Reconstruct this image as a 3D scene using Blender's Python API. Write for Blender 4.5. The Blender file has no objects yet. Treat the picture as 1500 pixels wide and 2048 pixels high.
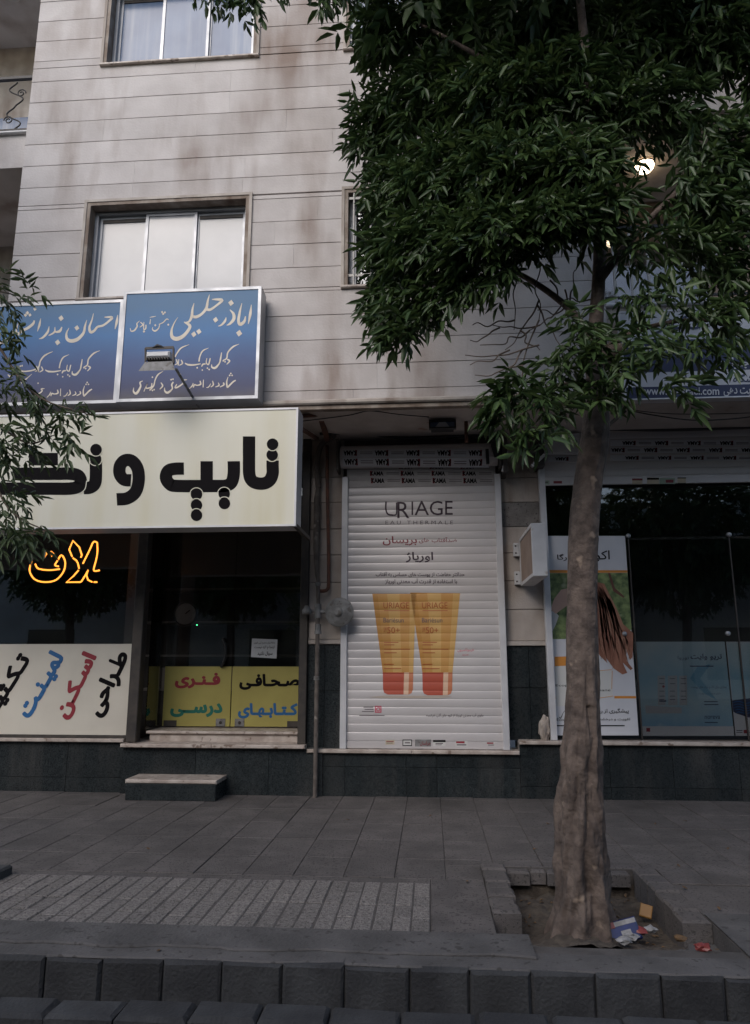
import bpy, bmesh, math, random
import numpy as np
from mathutils import Vector, noise as mnoise
random.seed(7)
rng = np.random.default_rng(11)
S = bpy.context.scene
COL = S.collection
RAD = math.radians

# ------------------------------------------------------------------ camera
CAM = Vector((0.0, -7.2, 1.255))
PITCH, YAW, FPX = RAD(11.5), RAD(4.3), 1450.0          # focal length in pixels of the 1500 x 2048 photograph
cd = bpy.data.cameras.new('camera'); cam = bpy.data.objects.new('camera', cd); COL.objects.link(cam)
cam.location = CAM
cam.rotation_euler = (math.pi/2 + PITCH, 0, YAW)
cd.sensor_fit = 'VERTICAL'; cd.sensor_height = 24.0; cd.lens = 24.0*FPX/2048.0
cd.clip_end = 400
S.camera = cam
# ------------------------------------------------------------------ light: an overcast evening street
w = bpy.data.worlds.new('World'); S.world = w; w.use_nodes = True
wn = w.node_tree.nodes
sky = wn.new('ShaderNodeTexSky'); sky.sky_type = 'NISHITA'; sky.sun_disc = False
sky.sun_elevation = RAD(38); sky.sun_rotation = RAD(205); sky.air_density = 1.0; sky.dust_density = 1.5; sky.ozone_density = 1.0
w.node_tree.links.new(sky.outputs[0], wn['Background'].inputs[0])
wn['Background'].inputs[1].default_value = 0.13
sl = bpy.data.lights.new('sun', 'SUN'); sun = bpy.data.objects.new('sun', sl); COL.objects.link(sun)
sl.energy = 1.4; sl.angle = RAD(45); sl.color = (1.0, 0.94, 0.90)
sun.rotation_euler = (RAD(52), 0, RAD(-25))
S.view_settings.view_transform = 'Standard'; S.view_settings.look = 'None'
S.view_settings.exposure = 0.33; S.view_settings.gamma = 1.0
S.cycles.max_bounces = 7; S.cycles.transparent_max_bounces = 12; S.cycles.use_denoising = True
S.cycles.caustics_reflective = False; S.cycles.caustics_refractive = False

# ------------------------------------------------------------------ measuring helpers: a photo pixel -> a point on a plane of the place
_f = Vector((-math.sin(YAW)*math.cos(PITCH), math.cos(YAW)*math.cos(PITCH), math.sin(PITCH)))
_r = Vector((math.cos(YAW), math.sin(YAW), 0)); _u = _r.cross(_f)
def ray(px, py): px, py = float(px), float(py); return (px-750)*_r - (py-1024)*_u + FPX*_f
def Q(px, py, Y):
    d = ray(px, py); return CAM + d*((Y-CAM.y)/d.y)
def G(px, py, z=0.0):
    d = ray(px, py); return CAM + d*((z-CAM.z)/d.z)
def QX(px, py, Y): return Q(px, py, Y).x
def QZ(px, py, Y): return Q(px, py, Y).z

# ------------------------------------------------------------------ materials
def lin(h):
    return tuple((c/12.92 if c <= .04045 else ((c+.055)/1.055)**2.4) for c in (int(h[i:i+2], 16)/255 for i in (0, 2, 4)))
def mat(name, c1, c2=None, scale=6, rough=.6, bump=0, bscale=80, metal=0, spec=.5, rnd=0, streak=None, spots=None, coat=0, emis=0, detail=6, lo=.38, hi=.62, rvar=0):
    m = bpy.data.materials.new(name); m.use_nodes = True
    n = m.node_tree.nodes; L = m.node_tree.links.new; b = n['Principled BSDF']
    c2 = c2 or c1
    tc = n.new('ShaderNodeTexCoord'); vec = tc.outputs['Object']
    oi = None
    if rnd:
        oi = n.new('ShaderNodeObjectInfo'); mu = n.new('ShaderNodeMath'); mu.operation = 'MULTIPLY'; mu.inputs[1].default_value = 37.0
        L(oi.outputs['Random'], mu.inputs[0]); va = n.new('ShaderNodeVectorMath'); va.operation = 'ADD'
        L(vec, va.inputs[0]); L(mu.outputs[0], va.inputs[1]); rvec = va.outputs[0]
    else: rvec = vec
    def noise(s, v, d=detail):
        t = n.new('ShaderNodeTexNoise'); t.inputs['Scale'].default_value = s; t.inputs['Detail'].default_value = d; L(v, t.inputs['Vector']); return t.outputs['Fac']
    def ramp(x, a, bb):
        r = n.new('ShaderNodeMapRange'); r.inputs['From Min'].default_value = a; r.inputs['From Max'].default_value = bb; L(x, r.inputs['Value']); return r.outputs[0]
    def mixc(f, a, bb, mode='MIX'):
        x = n.new('ShaderNodeMix'); x.data_type = 'RGBA'; x.blend_type = mode
        if isinstance(f, float): x.inputs[0].default_value = f
        else: L(f, x.inputs[0])
        for k, v in ((6, a), (7, bb)):
            if isinstance(v, tuple): x.inputs[k].default_value = (*v, 1)
            else: L(v, x.inputs[k])
        return x.outputs[2]
    col = mixc(ramp(noise(scale, rvec), lo, hi), c1, c2)
    if streak:                                              # rain streaks and soot running down: (colour, how much, across-scale, long-scale)
        sc, am, sx, sz = streak
        mp = n.new('ShaderNodeMapping'); mp.inputs['Scale'].default_value = (sx, sx, sz); L(vec, mp.inputs[0])
        f1 = ramp(noise(1.0, mp.outputs[0], 8), .46, .68); f2 = ramp(noise(.9, vec, 3), .38, .62)
        mm = n.new('ShaderNodeMath'); mm.operation = 'MULTIPLY'; L(f1, mm.inputs[0]); L(f2, mm.inputs[1])
        m2 = n.new('ShaderNodeMath'); m2.operation = 'MULTIPLY'; L(mm.outputs[0], m2.inputs[0]); m2.inputs[1].default_value = am
        col = mixc(m2.outputs[0], col, sc)
    if spots:                                               # small flecks: (colour, scale, threshold)
        col = mixc(ramp(noise(spots[1], rvec, 2), spots[2], spots[2]+.06), col, spots[0])
    if rnd:
        h = n.new('ShaderNodeHueSaturation'); r = n.new('ShaderNodeMapRange'); r.inputs['To Min'].default_value = 1-rnd; r.inputs['To Max'].default_value = 1+rnd
        L(oi.outputs['Random'], r.inputs['Value']); L(r.outputs[0], h.inputs['Value']); L(col, h.inputs['Color']); col = h.outputs[0]
    L(col, b.inputs['Base Color'])
    b.inputs['Roughness'].default_value = rough; b.inputs['Metallic'].default_value = metal
    if rvar:
        r = n.new('ShaderNodeMapRange'); L(noise(scale*2.3, rvec, 4), r.inputs['Value']); r.inputs['From Min'].default_value = .3; r.inputs['From Max'].default_value = .7
        r.inputs['To Min'].default_value = max(0, rough-rvar); r.inputs['To Max'].default_value = min(1, rough+rvar); L(r.outputs[0], b.inputs['Roughness'])
    b.inputs['Specular IOR Level'].default_value = spec; b.inputs['Coat Weight'].default_value = coat
    if emis: L(col, b.inputs['Emission Color']); b.inputs['Emission Strength'].default_value = emis
    if bump:
        bp = n.new('ShaderNodeBump'); bp.inputs['Strength'].default_value = bump; bp.inputs['Distance'].default_value = .01
        L(noise(bscale, rvec, 5), bp.inputs['Height']); L(bp.outputs[0], b.inputs['Normal'])
    return m
def glass_mat(name, tint, refl=1.5, rough=.015):
    m = bpy.data.materials.new(name); m.use_nodes = True
    n = m.node_tree.nodes; L = m.node_tree.links.new; n.remove(n['Principled BSDF'])
    t = n.new('ShaderNodeBsdfTransparent'); t.inputs[0].default_value = (*tint, 1)
    g = n.new('ShaderNodeBsdfGlossy'); g.inputs['Roughness'].default_value = rough; g.inputs[0].default_value = (.95, .95, .95, 1)
    f = n.new('ShaderNodeFresnel'); f.inputs[0].default_value = 1.5
    k = n.new('ShaderNodeMath'); k.operation = 'MULTIPLY'; k.use_clamp = True; k.inputs[1].default_value = refl; L(f.outputs[0], k.inputs[0])
    x = n.new('ShaderNodeMixShader'); L(k.outputs[0], x.inputs[0]); L(t.outputs[0], x.inputs[1]); L(g.outputs[0], x.inputs[2])
    L(x.outputs[0], n['Material Output'].inputs[0])
    return m
M = {}
def mk(key, *a, **k): M[key] = mat(key, *a, **k)
BROWN = (.12, .075, .05)
mk('travertine', (.60, .565, .55), (.505, .47, .455), scale=2.2, rough=.75, bump=.25, bscale=45, rnd=.05, streak=((.22, .155, .12), .9, 2.6, .55))
mk('backing', (.16, .12, .10), rough=.9)
mk('plain_stone', (.50, .455, .41), (.40, .35, .31), scale=5, rough=.7, bump=.2, rnd=.05, streak=(BROWN, .8, 4, .6))
mk('pilaster_stone', (.50, .44, .395), (.40, .345, .30), scale=4, rough=.75, bump=.3, rnd=.07, streak=(BROWN, .7, 7, .9))
mk('jamb_stone', (.36, .31, .265), (.22, .17, .135), scale=7, rough=.75, bump=.3, streak=(BROWN, .9, 6, .8))
mk('marble', (.52, .46, .41), (.36, .30, .26), scale=9, rough=.45, bump=.1, rnd=.05, spots=((.2, .15, .12), 14, .62), rvar=.15)
mk('granite', (.012, .016, .018), (.022, .028, .030), scale=30, rough=.32, spots=((.06, .066, .066), 90, .65), rnd=.15, rvar=.2, streak=((.09, .085, .08), .4, 5, .7), spec=.35)
mk('grout', (.30, .28, .26), (.12, .11, .10), scale=20, rough=.95)
mk('cement', (.26, .245, .23), (.18, .165, .155), scale=7, rough=.9, bump=.5, bscale=60, spots=((.09, .08, .075), 40, .6))
mk('soffit', (.60, .55, .51), (.47, .42, .385), scale=3, rough=.9, bump=.15, spots=((.25, .12, .06), 3.0, .68))
mk('dark_soil', (.05, .04, .032), (.085, .07, .055), scale=22, rough=1, bump=1.0, bscale=50)
mk('slab', (.118, .106, .102), (.086, .078, .075), scale=5, rough=.85, bump=.5, bscale=140, rnd=.09, spots=((.05, .046, .044), 60, .58), streak=((.05, .045, .042), .75, 1.5, 1.5))
mk('paver_base', (.09, .082, .078), (.065, .06, .057), scale=9, rough=.95, bump=.5)
mk('pebble_block', (.225, .208, .195), (.15, .137, .128), scale=55, rough=.85, bump=1.0, bscale=120, rnd=.13, spots=((.08, .072, .068), 75, .57))
mk('kerb', (.046, .048, .051), (.026, .027, .030), scale=5, rough=.9, bump=.6, bscale=70, rnd=.15, streak=((.02, .02, .021), .9, 6, .9))
mk('kerb_top', (.105, .10, .099), (.07, .067, .066), scale=4, rough=.9, bump=.6, bscale=60, spots=((.05, .047, .045), 25, .62))
mk('asphalt', (.05, .05, .052), (.035, .035, .037), scale=20, rough=.9, bump=.6, bscale=200)
mk('alu', (.40, .41, .43), (.34, .35, .37), scale=3, rough=.42, metal=.5, spec=.5, rvar=.1)
mk('white_alu', (.66, .66, .68), (.56, .56, .58), scale=4, rough=.42, metal=.15)
mk('slat', (.60, .575, .575), (.54, .515, .515), scale=1.5, rough=.38, metal=.12, rnd=.05, rvar=.06)
mk('slat_grime', (.42, .40, .395), (.36, .335, .33), scale=6, rough=.5, metal=.1, rnd=.04)
mk('steel_dark', (.045, .04, .038), (.07, .06, .052), scale=10, rough=.55, metal=.3)
mk('black_plastic', (.018, .018, .019), rough=.5)
mk('black_ink', (.008, .007, .008), rough=.85, spec=.12)
mk('rust', (.16, .07, .045), (.09, .05, .04), scale=12, rough=.85, bump=.3)
mk('pipe_paint', (.14, .12, .105), (.085, .07, .062), scale=14, rough=.7, bump=.2, spots=((.3, .27, .24), 9, .64))
mk('meter_grey', (.24, .24, .24), (.15, .148, .145), scale=14, rough=.6, bump=.2, spots=((.12, .11, .1), 20, .6))
mk('cream_face', (.70, .685, .58), (.66, .645, .55), scale=1.2, rough=.42, streak=((.55, .50, .28), .5, 3.5, .25), spec=.4)
mk('cream_board', (.66, .62, .53), (.60, .56, .48), scale=2, rough=.5)
mk('navy', (.022, .03, .085), rough=.45)
mk('white_vinyl', (.62, .63, .66), (.55, .56, .6), scale=2, rough=.5)
mk('gold_ink', (.78, .71, .60), (.70, .62, .51), scale=12, rough=.55)
mk('yellow_vinyl', (.43, .375, .105), (.38, .33, .09), scale=3, rough=.45)
for k, h in dict(red_ink='8e2230', blue_ink='1d5f96', teal_ink='0f6b5c', purple_ink='33222f', maroon_ink='7d3038', grey_ink='5c5258', orange_ink='d08a3a', tube_red='c03a2e', tube_text='a34f24', pink_ink='c3566a', sky_ink='6fa6c0').items():
    mk(k, lin(h), rough=.55)
mk('paper', (.62, .64, .66), (.56, .58, .6), rough=.7); mk('dial', (.16, .16, .16), rough=.6)
mk('wood_back', (.33, .25, .20), (.24, .175, .14), scale=3, rough=.6)
mk('white_paint', (.64, .64, .65), (.55, .55, .56), scale=5, rough=.4, spots=((.35, .3, .26), 8, .68))
mk('room', (.05, .045, .042), (.035, .032, .03), scale=2, rough=.8)  # darkness of the unlit interiors put into the wall colour
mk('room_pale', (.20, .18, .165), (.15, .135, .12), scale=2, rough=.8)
mk('film_glass', (.44, .45, .475), (.37, .385, .41), scale=1.6, rough=.16, spec=.7, streak=((.40, .42, .45), .5, 9, .6))
mk('film_blue', (.15, .21, .33), (.11, .16, .27), scale=2.2, rough=.2, spec=.4, streak=((.34, .38, .45), .6, 14, .7))
mk('iron', (.03, .028, .028), rough=.5, metal=.3)
mk('white_bar', (.55, .53, .5), rough=.5)
mk('bark', (.14, .108, .09), (.070, .053, .045), scale=14, rough=.92, bump=1.0, bscale=38, spots=((.26, .20, .155), 9, .665))
mk('twig', (.13, .10, .08), (.09, .07, .055), scale=20, rough=.9)
mk('opp_wall', (.60, .57, .54), (.50, .47, .45), scale=.7, rough=.8)
mk('opp_dark', (.03, .033, .037), rough=.15)
M['glass'] = glass_mat('glass', (.93, .94, .935), 1.7)
M['glass_dark'] = glass_mat('glass_dark', (.90, .91, .915), 1.7)
mk('lamp_glass', (1.0, .78, .52), rough=.4, emis=9.0)
mk('neon', (1.0, .33, .045), rough=.4, emis=2.4)
mk('green_led', (.1, 1.0, .4), emis=3.0)

# ------------------------------------------------------------------ object helpers
WL = {}
def thing(name, label, cat, loc=(0, 0, 0), group=None):
    o = bpy.data.objects.new(name, None); COL.objects.link(o); o.empty_display_size = .1
    o.location = loc; WL[o] = Vector(loc); o['label'] = label; o['category'] = cat
    if group: o['group'] = group
    return o
def struct(o): o['kind'] = 'structure'; return o
def obj(name, me, parent=None, world_loc=None):
    """link a mesh whose vertices are local to world_loc (or to the parent's place)"""
    o = bpy.data.objects.new(name, me); COL.objects.link(o)
    pl = WL[parent] if parent else Vector((0, 0, 0))
    wl = Vector(world_loc) if world_loc is not None else pl
    o.location = wl - pl; WL[o] = wl
    if parent: o.parent = parent
    return o
class MB:
    """collects shapes given in world coordinates; build() links them as ONE mesh"""
    def __init__(s): s.v = []; s.f = []; s.sm = []
    def add(s, vs, fs, smooth=False):
        b = len(s.v); s.v += [tuple(v) for v in vs]; s.f += [tuple(i+b for i in f) for f in fs]; s.sm += [smooth]*len(fs); return s
    def box(s, x0, x1, y0, y1, z0, z1, c=0.0):
        if c <= 0:
            return s.add([(x, y, z) for x in (x0, x1) for y in (y0, y1) for z in (z0, z1)],
                         [(0, 1, 3, 2), (4, 6, 7, 5), (0, 4, 5, 1), (2, 3, 7, 6), (0, 2, 6, 4), (1, 5, 7, 3)])
        # chamfered along every edge of the -y face and of the top (the sides that are seen): 3 rings
        vs = [(x0+c, y0, z0+c), (x1-c, y0, z0+c), (x1-c, y0, z1-c), (x0+c, y0, z1-c)]
        vs += [(x0, y0+c, z0), (x1, y0+c, z0), (x1, y0+c, z1), (x0, y0+c, z1)]
        vs += [(x0, y1, z0), (x1, y1, z0), (x1, y1, z1), (x0, y1, z1)]
        fs = [(0, 1, 2, 3), (11, 10, 9, 8)]
        for r in (0, 4):
            for k in range(4): fs.append((r+k, r+4+k, r+4+(k+1) % 4, r+(k+1) % 4))
        return s.add(vs, fs)
    def slab(s, x0, x1, y0, y1, z0, z1, c):
        """like box, chamfered round the top face"""
        vs = [(x0+c, y0+c, z1), (x1-c, y0+c, z1), (x1-c, y1-c, z1), (x0+c, y1-c, z1), (x0, y0, z1-c), (x1, y0, z1-c), (x1, y1, z1-c), (x0, y1, z1-c), (x0, y0, z0), (x1, y0, z0), (x1, y1, z0), (x0, y1, z0)]
        fs = [(0, 1, 2, 3)]
        for r in (0, 4):
            for k in range(4): fs.append((r+k, r+4+k, r+4+(k+1) % 4, r+(k+1) % 4))
        return s.add(vs, fs)
    def bar(s, a, b, wx, wz, up=(0, 0, 1)):
        a, b = Vector(a), Vector(b); d = (b-a).normalized(); up = Vector(up)
        if abs(d.dot(up)) > .98: up = Vector((0, 1, 0))
        r = d.cross(up).normalized()*wx/2; u = r.cross(d).normalized()*wz/2
        return s.add([p+i*r+j*u for p in (a, b) for i, j in ((-1, -1), (1, -1), (1, 1), (-1, 1))], [(0, 1, 2, 3), (7, 6, 5, 4)]+[(k, k+4, (k+1) % 4+4, (k+1) % 4) for k in range(4)])
    def tube(s, pts, r, n=8, cap=True):
        pts = [Vector(p) for p in pts]; rr = [float(q) for q in r] if isinstance(r, (list, tuple)) else [r]*len(pts); vs = []; prev = None
        for i, p in enumerate(pts):
            d = (pts[min(i+1, len(pts)-1)]-pts[max(i-1, 0)]).normalized()
            if prev is None: u = Vector((0, 0, 1)) if abs(d.z) < .9 else Vector((1, 0, 0))
            else: u = prev
            a = (u-d*u.dot(d)).normalized(); prev = a; b = d.cross(a)
            vs += [p+rr[i]*(math.cos(2*math.pi*k/n)*a+math.sin(2*math.pi*k/n)*b) for k in range(n)]
        fs = [(i*n+k, i*n+(k+1) % n, (i+1)*n+(k+1) % n, (i+1)*n+k) for i in range(len(pts)-1) for k in range(n)]
        s.add(vs, fs, True)
        if cap and n > 3: s.add(vs[:n], [tuple(range(n))[::-1]]); s.add(vs[-n:], [tuple(range(n))])
        return s
    def lathe(s, c, axis, prof, n=24):
        """prof: (distance along the axis, radius)"""
        c = Vector(c); d = Vector(axis).normalized(); u = Vector((0, 0, 1)) if abs(d.z) < .9 else Vector((1, 0, 0)); a = (u-d*u.dot(d)).normalized(); b = d.cross(a); vs = []
        for t, r in prof: vs += [c+d*t+r*(math.cos(2*math.pi*k/n)*a+math.sin(2*math.pi*k/n)*b) for k in range(n)]
        fs = [(i*n+k, i*n+(k+1) % n, (i+1)*n+(k+1) % n, (i+1)*n+k) for i in range(len(prof)-1) for k in range(n)]
        return s.add(vs, fs, True)
    def prism(s, pts, y0, y1):
        """a polygon of (x, z) extruded along y"""
        n = len(pts); s.add([(x, y, z) for y in (y0, y1) for x, z in pts], [tuple(range(n)), tuple(range(2*n-1, n-1, -1))]+[(k, k+n, (k+1) % n+n, (k+1) % n) for k in range(n)]); return s
    def build(s, name, m, parent=None, loc=None):
        o0 = Vector(loc) if loc is not None else (WL[parent] if parent else Vector((0, 0, 0)))
        me = bpy.data.meshes.new(name)
        me.from_pydata([(v[0]-o0.x, v[1]-o0.y, v[2]-o0.z) for v in s.v], [], s.f)
        me.polygons.foreach_set('use_smooth', s.sm); me.materials.append(M[m] if isinstance(m, str) else m)
        bm = bmesh.new(); bm.from_mesh(me); bmesh.ops.recalc_face_normals(bm, faces=bm.faces); bm.to_mesh(me); bm.free()
        return obj(name, me, parent, o0)
def tag(o, label, cat, group=None):
    o['label'] = label; o['category'] = cat
    if group: o['group'] = group
    return o
def mbox(name, m, parent, *a, **k): return MB().box(*a, **k).build(name, m, parent)
def curve_pts(pts, n=8):
    """Catmull-Rom through the points (any dimension)"""
    P = [np.array(p, float) for p in pts]; P = [2*P[0]-P[1]]+P+[2*P[-1]-P[-2]]; out = []
    for i in range(1, len(P)-2):
        for k in range(n):
            t = k/n; out.append(.5*((2*P[i])+(-P[i-1]+P[i+1])*t+(2*P[i-1]-5*P[i]+4*P[i+1]-P[i+2])*t*t+(-P[i-1]+3*P[i]-3*P[i+1]+P[i+2])*t**3))
    out.append(P[-2]); return out

# ------------------------------------------------------------------ lettering
FORMS = {}
for ch, c0, four in [('ا', 0xFE8D, 0), ('آ', 0xFE81, 0), ('ب', 0xFE8F, 1), ('پ', 0xFB56, 1), ('ت', 0xFE95, 1), ('ث', 0xFE99, 1), ('ج', 0xFE9D, 1), ('چ', 0xFB7A, 1), ('ح', 0xFEA1, 1), ('خ', 0xFEA5, 1), ('د', 0xFEA9, 0), ('ذ', 0xFEAB, 0), ('ر', 0xFEAD, 0), ('ز', 0xFEAF, 0), ('ژ', 0xFB8A, 0), ('س', 0xFEB1, 1), ('ش', 0xFEB5, 1), ('ص', 0xFEB9, 1), ('ض', 0xFEBD, 1), ('ط', 0xFEC1, 1), ('ع', 0xFEC9, 1), ('ف', 0xFED1, 1), ('ق', 0xFED5, 1), ('ک', 0xFB8E, 1), ('گ', 0xFB92, 1), ('ل', 0xFEDD, 1), ('م', 0xFEE1, 1), ('ن', 0xFEE5, 1), ('و', 0xFEED, 0), ('ه', 0xFEE9, 1), ('ی', 0xFBFC, 1)]:
    FORMS[ch] = (c0, four)
def shape(t):
    """Persian word order and letter forms for a text that Blender sets left to right"""
    out = []
    for i, c in enumerate(t):
        if c not in FORMS: out.append(c); continue
        c0, four = FORMS[c]
        pv = t[i-1] if i else ' '; nx = t[i+1] if i+1 < len(t) else ' '
        jp = pv == 'ـ' or (pv in FORMS and FORMS[pv][1]); jn = four and (nx == 'ـ' or nx in FORMS)
        out.append(chr(c0+(3 if jp and jn else 2 if jn else 1 if jp else 0)))
    return ''.join(out[::-1])
GL = {}
def _mesh_of(s, bold):
    c = bpy.data.curves.new('t', 'FONT'); c.body = s; c.size = 1; c.offset = bold; c.resolution_u = 3
    o = bpy.data.objects.new('t', c); me = o.to_mesh()
    v = [(p.co.x, p.co.y) for p in me.vertices]; f = [tuple(p.vertices) for p in me.polygons]
    o.to_mesh_clear(); bpy.data.objects.remove(o); bpy.data.curves.remove(c)
    return v, f
def glyph(ch, bold):
    k = (ch, bold)
    if k not in GL:
        if '|' not in GL: GL['|'] = max(p[0] for p in _mesh_of('|', 0)[0])
        v, f = ([], []) if ch == ' ' else _mesh_of(ch, bold)
        GL[k] = (v, f, max(p[0] for p in _mesh_of(ch+'|', 0)[0])-GL['|'])
    return GL[k]
def layout(s, bold=0, track=0):
    x = 0; out = []
    for i, ch in enumerate(s):
        v, f, a = glyph(ch, bold)
        if f: out.append(([(p[0]+x, p[1]) for p in v], f))
        x += a+track
    return out
class Decal:
    """flat print, lettering and marks lying on the plane y = Y (a hair in front of it)"""
    def __init__(s, Y, off=.0015): s.Y = Y; s.off = off; s.v = []; s.f = []; s.k = 0
    def _put(s, pts, faces):
        b = len(s.v); o = s.off+(s.k % 13)*.00011; s.k += 1
        s.v += [(p[0], s.Y-o, p[1]) for p in pts]; s.f += [tuple(i+b for i in f) for f in faces]
    def P(s, x, y): q = Q(x, y, s.Y); return (q.x, q.z)
    def poly(s, px): s._put([s.P(*p) for p in px], [tuple(range(len(px)))]); return s
    def rect(s, x0, y0, x1, y1): return s.poly([(x0, y0), (x1, y0), (x1, y1), (x0, y1)])
    def disc(s, cx, cy, r, ry=None, n=20): return s.poly([(cx+r*math.cos(2*math.pi*k/n), cy+(ry or r)*math.sin(2*math.pi*k/n)) for k in range(n)])
    def stroke(s, pts, w=None, n=6, smooth=True):
        """pts: (px, py[, width]) in photo pixels"""
        pts = [tuple(p) if len(p) == 3 else (*p, w) for p in pts]
        c = curve_pts(pts, n) if smooth and len(pts) > 2 else [np.array(p, float) for p in pts]
        Lf, Rt = [], []
        for i, p in enumerate(c):
            d = c[min(i+1, len(c)-1)][:2]-c[max(i-1, 0)][:2]; d = d/(np.hypot(*d)+1e-9); nn = np.array([-d[1], d[0]])*max(p[2], .05)/2
            Lf.append(s.P(*(p[:2]+nn))); Rt.append(s.P(*(p[:2]-nn)))
        m = len(c); s._put(Lf+Rt, [(i, i+1, m+i+1, m+i) for i in range(m-1)]); return s
    def text(s, t, box=None, corners=None, bold=0, track=0, fa=True, flipx=False, flipy=False):
        """fit a line of text into a pixel box (x0,y0,x1,y1) or into the corners top-left, top-right, bottom-left"""
        g = layout(shape(t) if fa else t, bold, track)
        xs = [p[0] for v, _ in g for p in v]; ys = [p[1] for v, _ in g for p in v]; x0, x1, y0, y1 = min(xs), max(xs), min(ys), max(ys)
        if box: corners = ((box[0], box[1]), (box[2], box[1]), (box[0], box[3]))
        A, B, C = (np.array(s.P(*c)) for c in corners)
        if bold > .02:      # heavy letters: the light letter repeated round a small ring
            g = layout(shape(t) if fa else t, .012, track); rr_ = bold-.006
            ring = [(0, 0)]+[(rr_*math.cos(q), rr_*math.sin(q)) for q in np.arange(8)*math.pi/4]
            g = [([(p[0]+dx, p[1]+dy) for p in v], f) for dx, dy in ring for v, f in g]
        for v, f in g:
            pp = []
            for p in v:
                u = (p[0]-x0)/(x1-x0); q = (y1-p[1])/(y1-y0)
                if flipx: u = 1-u
                if flipy: q = 1-q
                pp.append(tuple(A+(B-A)*u+(C-A)*q))
            s._put(pp, f)
        return s
    def build(s, name, m, parent, conform=None, zs=None):
        me = bpy.data.meshes.new(name); o0 = WL[parent]
        me.from_pydata(s.v, [], s.f)
        if conform or o0.length > 0:
            bm = bmesh.new(); bm.from_mesh(me)
            if conform:
                lo = min(v[2] for v in s.v); hi = max(v[2] for v in s.v)
                for z in zs:
                    if lo < z < hi: bmesh.ops.bisect_plane(bm, geom=bm.verts[:]+bm.edges[:]+bm.faces[:], plane_co=(0, 0, z), plane_no=(0, 0, 1))
                for v in bm.verts: v.co.y = v.co.y-s.Y+conform(v.co.z)
            for v in bm.verts: v.co -= o0
            bm.to_mesh(me); bm.free()
        me.materials.append(M[m] if isinstance(m, str) else m)
        return obj(name, me, parent)

# ================================================================== THE APARTMENT BUILDING
YU, YS = -1.0, 0.0                      # face of the overhanging upper floors, face of the shop fronts
XL = QX(40, 380, YU); XR = QX(1212, 620, YU)
ZS = 3.50                               # soffit of the overhang
BL = thing('apartment_building', 'apartment block clad in pale travertine courses above a row of shops', 'building', (-1.2, 0, 0))
def minus(rects, hole):
    out = []
    hx0, hx1, hz0, hz1 = hole
    for (x0, x1, z0, z1) in rects:
        if hx1 <= x0 or hx0 >= x1 or hz1 <= z0 or hz0 >= z1: out.append((x0, x1, z0, z1)); continue
        if hz0 > z0: out.append((x0, x1, z0, hz0))
        if hz1 < z1: out.append((x0, x1, hz1, z1))
        a, b = max(z0, hz0), min(z1, hz1)
        if hx0 > x0: out.append((x0, hx0, a, b))
        if hx1 < x1: out.append((hx1, x1, a, b))
    return out
def opening(l, r, zt, zb): return (l, r, zb, zt)
zb1 = QZ(360, 120, YU); x1a, x1b = QX(207, 128, YU), QX(513, 112, YU)
x2a, x2b = QX(176, 410, YU), QX(500, 390, YU); zt2 = QZ(340, 399, YU); zb2 = QZ(320, 592, YU)
x3a = QX(689, 460, YU); zt3, zb3 = QZ(700, 380, YU), QZ(700, 572, YU)
zb4 = QZ(700, 98, YU)
WINS = [(x1a, x1b, zb1, zb1+(zt2-zb2)), (x2a, x2b, zb2, zt2), (x3a, x3a+.98, zb3, zt3), (x3a, x3a+.98, zb4, zb4+(zt3-zb3))]
ZTOP = 10.2
wall = [(XL, XR, ZS+.06, ZTOP)]
for h in WINS: wall = minus(wall, h)
mb = MB()
for (a, b, c, d) in wall: mb.box(a+.001, b-.001, YU+.03, YU+.22, c, d)
mb.build('wall', 'backing', BL)
mb = MB(); mb.box(XL-.001, XL+.03, YU+.02, .5, ZS, ZTOP); mb.build('side_wall', 'plain_stone', BL)
mb = MB(); mb.box(XR-.03, XR+.001, YU+.02, .5, ZS, ZTOP); mb.build('side_wall', 'plain_stone', BL)
# stone panels, course by course, cut round the windows
CH = .2475; z0c = QZ(62, 165, YU); k0 = math.floor((ZS+.06-z0c)/CH)
JX = {}
k = k0
while z0c+k*CH < ZTOP:
    za, zb = max(z0c+k*CH, ZS+.06), z0c+(k+1)*CH
    x = XL; cuts = [XL]
    while x < XR:
        x += random.uniform(.75, 1.75); cuts.append(min(x, XR))
    if XR-cuts[-2] < .35: cuts.pop(-2)
    for a, b in zip(cuts[:-1], cuts[1:]):
        rs = [(a, b, za, zb)]
        for h in WINS: rs = minus(rs, (h[0]-.0, h[1]+.0, h[2]-.0, h[3]+.0))
        for (p, q, c, d) in rs:
            if q-p < .02 or d-c < .015: continue
            g = .003; gv = .0002
            dep = random.uniform(-.0012, .0012)
            MB().box(p+gv, q-gv, YU+dep, YU+.0295, c+g, d-g, c=.0012).build('stone_panel', 'travertine', BL)
    k += 1
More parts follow.
